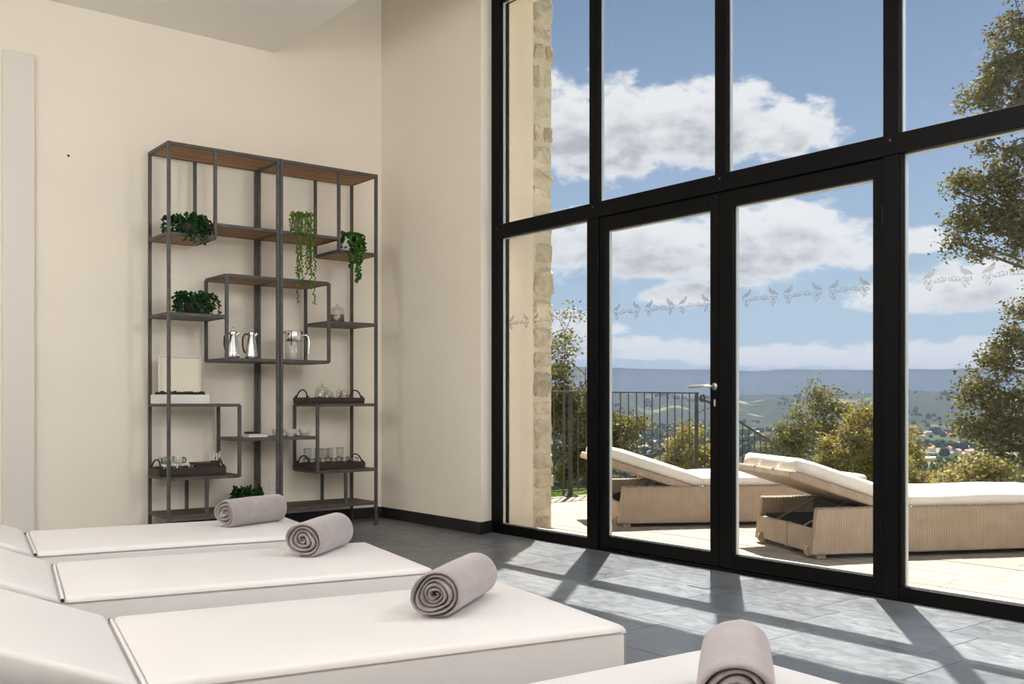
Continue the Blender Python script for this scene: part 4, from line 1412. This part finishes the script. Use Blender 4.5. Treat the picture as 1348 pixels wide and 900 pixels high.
def fast_mesh(name, co, nper, mat):
    """co: (N, nper, 3) polygons with their own vertices"""
    n = co.shape[0]
    me = bpy.data.meshes.new(name)
    me.vertices.add(n * nper)
    me.vertices.foreach_set('co', co.reshape(-1).astype(np.float32))
    me.loops.add(n * nper)
    me.loops.foreach_set('vertex_index', np.arange(n * nper, dtype=np.int32))
    me.polygons.add(n)
    me.polygons.foreach_set('loop_start', np.arange(0, n * nper, nper, dtype=np.int32))
    me.update(calc_edges=True)
    me.materials.append(mat)
    return me

def leaves_mesh(name, centers, size, mat, rng, aspect=.5):
    n = len(centers)
    d = rng.normal(size=(n, 3)); d[:, 2] = d[:, 2] * .6 + .1
    d /= np.linalg.norm(d, axis=1)[:, None]
    s = np.cross(d, rng.normal(size=(n, 3)))
    s /= np.linalg.norm(s, axis=1)[:, None]
    l = (size * rng.uniform(.6, 1.3, n))[:, None]
    co = np.stack([centers - d * l * .5, centers + s * l * aspect * .5, centers + d * l * .5, centers - s * l * aspect * .5], 1)
    return fast_mesh(name, co, 4, mat)

def cloud_points(rng, blobs, per_m3, clump=.12, nclump_per_m3=18, minc=8):
    out, hubs = [], []
    for (c, r) in blobs:
        vol = 4.19 * r[0] * r[1] * r[2]
        k = max(minc, int(vol * nclump_per_m3))
        q = rng.normal(size=(k, 3)); q /= np.linalg.norm(q, axis=1)[:, None]
        q *= (rng.uniform(.12, 1.0, k) ** .45)[:, None]
        hub = np.array(c) + q * np.array(r)
        hubs.append(hub)
        n = max(60, int(vol * per_m3))
        idx = rng.integers(0, k, n)
        out.append(hub[idx] + rng.normal(size=(n, 3)) * clump * np.array([1, 1, .75]))
    return np.concatenate(out), hubs

def plant_out(name, label, cat, blobs_px, depth, mat, seed, dens=2600, leaf=.05, clump=.11, hub=16, trunk_px=None, group=None, ground=None, aspect=.5, thick=None):
    """blobs_px: (px, py, rx, ry[, dd]) ellipses; the plant stands at the given distance"""
    rng = np.random.default_rng(seed)
    k = depth / FPX
    blobs = []
    for b in blobs_px:
        dd = b[4] if len(b) > 4 else 0
        c = at_depth(b[0], b[1], depth + dd)
        rx, rz = b[2] * k, b[3] * k
        blobs.append((c, (rx, max(.25, min(rx, rz) * 1.0), rz)))
    pts, hubs = cloud_points(rng, blobs, dens, clump, hub)
    tp = at_depth(trunk_px, 640, depth)
    rgd = math.hypot(tp[0], tp[1])
    gz = terrain_h(rgd, math.atan2(tp[0], tp[1])) if ground is None else ground
    base = Vector((tp[0], tp[1], gz))
    t = thing(name, label, cat, base, 0, group)
    pts = pts - np.array(base)
    f = obj('foliage', leaves_mesh('foliage', pts, leaf, mat, rng, aspect), None, t, kind='stuff')
    # woody frame: trunk to the crown middle, one limb into each clump of foliage
    cm = Vector((0, 0, 0))
    for c, r in blobs: cm += c
    cm = cm / len(blobs) - base
    tr = thick or (.10 if trunk_px > 1400 else .028)
    topz = max(c.z for c, r in blobs) - base.z
    axis = lambda zz: Vector((cm.x * .5 * min(1, zz / max(.1, topz)), cm.y * .5 * min(1, zz / max(.1, topz)), zz)) if thick is None else Vector((cm.x * zz / topz, cm.y * zz / topz, zz))
    if trunk_px > 1400:
        axis = lambda zz: Vector((.05 * math.sin(zz), .05 * math.cos(zz * 1.3), zz))
    obj('trunk', MB().tube([axis(topz * q_) - Vector((0, 0, .3 * (q_ == 0))) for q_ in (0, .2, .4, .6, .8, .95)], [tr, tr * .85, tr * .7, tr * .5, tr * .3, tr * .1], 8), M['bark'], t, sm=True)
    for (c, r), hb in zip(blobs, hubs):
        c = c - base
        mb = MB()
        dist = math.hypot(c.x, c.y)
        start = axis(max(.1, min(topz * .9, c.z - .45 * dist - .1)))
        j = start.lerp(c, .5) + Vector((0, 0, .06 * (c - start).length))
        mb.tube([start, j, c], [tr * .32, tr * .2, tr * .10], 6)
        for h_ in hb[:: max(1, len(hb) // 14)]:
            h2 = Vector(h_) - base
            mb.tube([c, c.lerp(h2, .5) + Vector((0, 0, .02)), h2], [tr * .09, tr * .06, tr * .03], 4)
        obj('branch', mb, M['bark'], t, sm=True)
    return t
plant_out('shrub', 'dense dark shrub growing behind the railing beside the quoin', 'shrub', [(742, 560, 26, 70), (762, 600, 26, 45), (740, 470, 12, 40), (800, 585, 28, 45), (826, 570, 18, 36), (760, 525, 22, 40)], 13.2, M['leaf_dark'], 1, 22440, .055, .09, 80, 770, 'shrubs below the terrace')
plant_out('sapling', 'thin bare twigs of a young tree beside the stone quoin', 'tree', [(735, 420, 12, 22), (755, 412, 14, 14), (748, 445, 14, 22), (738, 480, 10, 20)], 11.5, M['leaf_dark'], 2, 260, .045, .05, 40, 742, None, None, .5, .018)
plant_out('shrub', 'round yellow-green shrub behind the railing end post', 'shrub', [(905, 600, 28, 42), (890, 630, 34, 26), (930, 620, 22, 34)], 14.2, M['leaf_shrub'], 3, 19800, .055, .09, 80, 905, 'shrubs below the terrace')
plant_out('shrub', 'low yellow-green shrub between two taller shrubs at the railing', 'shrub', [(852, 640, 26, 20), (870, 622, 14, 16)], 15.5, M['leaf_shrub'], 4, 19800, .055, .09, 80, 858, 'shrubs below the terrace')
plant_out('shrub', 'dusky slender shrub rising left of the pointed spires', 'shrub', [(1042, 568, 20, 44), (1030, 600, 26, 30), (1056, 565, 10, 34)], 16.5, M['leaf_dark'], 5, 14520, .055, .09, 72, 1040, 'shrubs below the terrace')
plant_out('shrub', 'tall pointed shrub with twin spires below the terrace', 'shrub', [(1083, 545, 15, 34), (1074, 516, 4, 16), (1092, 520, 4, 18), (1098, 550, 14, 28), (1085, 580, 22, 22)], 17.0, M['leaf_dark'], 6, 17160, .055, .09, 88, 1085, 'shrubs below the terrace')
plant_out('shrub', 'broad golden green bush in front of the pointed spires', 'shrub', [(1122, 600, 36, 46), (1140, 575, 30, 44), (1095, 625, 34, 28), (1060, 630, 34, 24), (1020, 640, 34, 22), (1160, 620, 30, 44), (1124, 545, 8, 14)], 15.0, M['leaf_shrub'], 7, 19800, .058, .09, 72, 1115, 'shrubs below the terrace')
plant_out('shrub', 'narrow golden shrub standing between the bush and the valley field', 'shrub', [(1196, 600, 18, 42), (1188, 640, 30, 24), (1218, 628, 14, 16)], 15.5, M['leaf_shrub'], 8, 18480, .055, .09, 72, 1195, 'shrubs below the terrace')
plant_out('shrub', 'pale leafed low bush under the holm oak', 'shrub', [(1285, 628, 34, 20), (1262, 638, 30, 14), (1315, 630, 30, 20), (1300, 610, 20, 12)], 11.0, M['leaf_pale'], 9, 17160, .06, .09, 72, 1290, 'shrubs below the terrace')
plant_out('holm_oak', 'tall dark holm oak reaching over the terrace', 'tree',
          [(1300, 115, 26, 24), (1325, 85, 30, 34), (1345, 30, 34, 44), (1282, 128, 18, 14), (1330, 140, 30, 22),
           (1318, 195, 30, 22), (1280, 240, 24, 18), (1300, 232, 24, 22), (1258, 252, 14, 11), (1276, 290, 26, 22), (1255, 318, 14, 18), (1305, 280, 34, 30), (1298, 325, 22, 14), (1335, 240, 30, 34), (1345, 320, 26, 26), (1330, 290, 22, 26),
           (1332, 455, 20, 32), (1318, 480, 30, 24), (1290, 505, 26, 22), (1275, 528, 20, 14), (1305, 545, 36, 26), (1280, 565, 22, 14), (1335, 540, 34, 34), (1342, 590, 30, 24), (1310, 580, 30, 18), (1345, 410, 14, 18),
           (1380, 90, 44, 80), (1390, 260, 46, 80), (1390, 440, 46, 90), (1400, 560, 46, 60), (1450, 180, 50, 150), (1450, 450, 50, 150)],
          12.0, M['leaf_oak'], 10, 15000, .055, .075, 110, 1440)
# short grass along the foot of the railing
rng = np.random.default_rng(3)
gp = np.stack([rng.uniform(6.0, 9.4, 16000), rng.uniform(7.66, 9.6, 16000), np.full(16000, -.22)], 1)
gp[:, 2] += rng.uniform(-.02, .10, 16000)
o = obj('lawn', leaves_mesh('lawn', gp, .09, M['grass'], rng, .12), None, None)
tag(o, 'bright short grass at the foot of the iron railing', 'grass', None, 'stuff')

# village houses
HOUSES = []
def house(px, py, w_, d_, h_, rz, label, group=None, shed=False):
    dd = ray(px, py)
    D = (-69 - EYE) / dd[2]
    p_ = at_depth(px, py, D)
    gz = terrain_h(math.hypot(p_[0], p_[1]), math.atan2(p_[0], p_[1])) - .5
    HOUSES.append((p_[0], p_[1], max(w_, d_)))
    t = thing('house' if not shed else 'long_shed', label, 'house' if not shed else 'shed', (p_[0], p_[1], gz), rz, group)
    obj('wall', MB().box(-w_ / 2, w_ / 2, -d_ / 2, d_ / 2, 0, h_), M['housewall'] if not shed else M['white'], t)
    rf = MB().add([(-w_ / 2 - .5, -d_ / 2 - .5, h_), (w_ / 2 + .5, -d_ / 2 - .5, h_), (w_ / 2 + .5, d_ / 2 + .5, h_), (-w_ / 2 - .5, d_ / 2 + .5, h_), (-w_ / 2 - .5, 0, h_ + d_ * .28), (w_ / 2 + .5, 0, h_ + d_ * .28)],
                  [(0, 1, 5, 4), (2, 3, 4, 5), (0, 4, 3), (1, 2, 5), (3, 2, 1, 0)])
    obj('roof', rf, M['houseroof'] if not shed else M['white'], t)
rnd = random.Random(9)
def spots(n, x0, x1, rows, gap):
    out_ = []
    tries = 0
    while len(out_) < n and tries < 4000:
        tries += 1
        a, b = rnd.choice(rows)
        q_ = (rnd.uniform(x0, x1), rnd.uniform(a, b))
        if all(abs(q_[0] - p_[0]) > gap or abs(q_[1] - p_[1]) > 1.6 for p_ in out_):
            out_.append(q_)
    return out_
for (px_, py_) in spots(34, 1198, 1300, [(571, 578), (586, 597)], 15):
    house(px_, py_, rnd.uniform(7, 12), rnd.uniform(6, 8), rnd.uniform(3, 6), rnd.uniform(0, 3), 'tiny pale house with orange roof in the distant village', 'houses of the distant village')
for (px_, py_) in spots(10, 836, 892, [(566, 602)], 12):
    house(px_, py_, rnd.uniform(8, 14), 8, rnd.uniform(4, 7), rnd.uniform(0, 3), 'tiny pale house among woods beyond the railing', 'houses beyond the railing')
house(1222, 605.5, 17, 7, 3.2, R(-40), 'long low white shed at the edge of the valley field', None, True)
house(993, 568, 22, 7, 3, R(-50), 'long low white shed beyond the sloping handrail', None, True)

# woods on the valley floor
rng = np.random.default_rng(12)
ico = []
for (c, r) in [((0, 0, 0), 1)]:
    m_ = MB().ball((0, 0, 0), (1, 1, 1), 6, 4)
    ico = (np.array(m_.v), m_.f)
tri = []
for f in ico[1]:
    for k in range(1, len(f) - 1):
        tri.append((f[0], f[k], f[k + 1]))
tri = np.array(tri)
tv = ico[0][tri]                                       # (T, 3, 3)
cells = []
for k in range(420):                                   # copses
    r = math.exp(rng.uniform(math.log(420), math.log(4200)))
    a = R(rng.uniform(22, 82))
    n = int(rng.uniform(6, 34))
    ln = rng.uniform(.02, .35)
    for i in range(n):
        rr = r + rng.normal() * (14 + r * .012)
        aa = a + rng.normal() * ln * 60 / r * 3
        cells.append((rr, aa))
co = []
for (r, a) in cells:
    if r < 330:
        continue
    s = rng.uniform(4, 8)
    if any(math.hypot(r * math.sin(a) - hx_, r * math.cos(a) - hy_) < hw_ * .8 + s + 2 for hx_, hy_, hw_ in HOUSES):
        continue
    p_ = np.array([r * math.sin(a), r * math.cos(a), terrain_h(r, a) + s * .6])
    co.append(tv * np.array([s, s, s * rng.uniform(.8, 1.3)]) + p_)
o = obj('valley_woods', fast_mesh('valley_woods', np.concatenate(co), 3, M['far_tree']), None, None)
tag(o, 'dark woods scattered over the distant valley floor', 'woods', None, 'stuff')

# ------------------------------------------------------------------ haze over the valley
hz_m = bpy.data.materials.new('valley_haze')
hz_m.use_nodes = True
nt = hz_m.node_tree
nt.nodes.clear()
HZ_C, HZ_D = (0.29, 0.37, 0.54, 1), 0.00012
vsn = nt.nodes.new('ShaderNodeVolumeScatter')
van = nt.nodes.new('ShaderNodeVolumeAbsorption')
for n_ in (vsn, van):
    n_.inputs['Color'].default_value = HZ_C
    n_.inputs['Density'].default_value = HZ_D
vad = nt.nodes.new('ShaderNodeAddShader')
nt.links.new(vsn.outputs[0], vad.inputs[0])
nt.links.new(van.outputs[0], vad.inputs[1])
out = nt.nodes.new('ShaderNodeOutputMaterial')
nt.links.new(vad.outputs[0], out.inputs['Volume'])
ha = R(46)
Mz = Matrix(((math.sin(ha), math.cos(ha), 0, 0), (math.cos(ha), -math.sin(ha), 0, 0), (0, 0, 1, 0), (0, 0, 0, 1)))
o = obj('valley_haze', MB().box(350, 13000, -14000, 14000, -120, 220).xf(Mz), hz_m, None)
tag(o, 'thin blue haze hanging over the distant valley and mountains', 'haze', None, 'stuff')
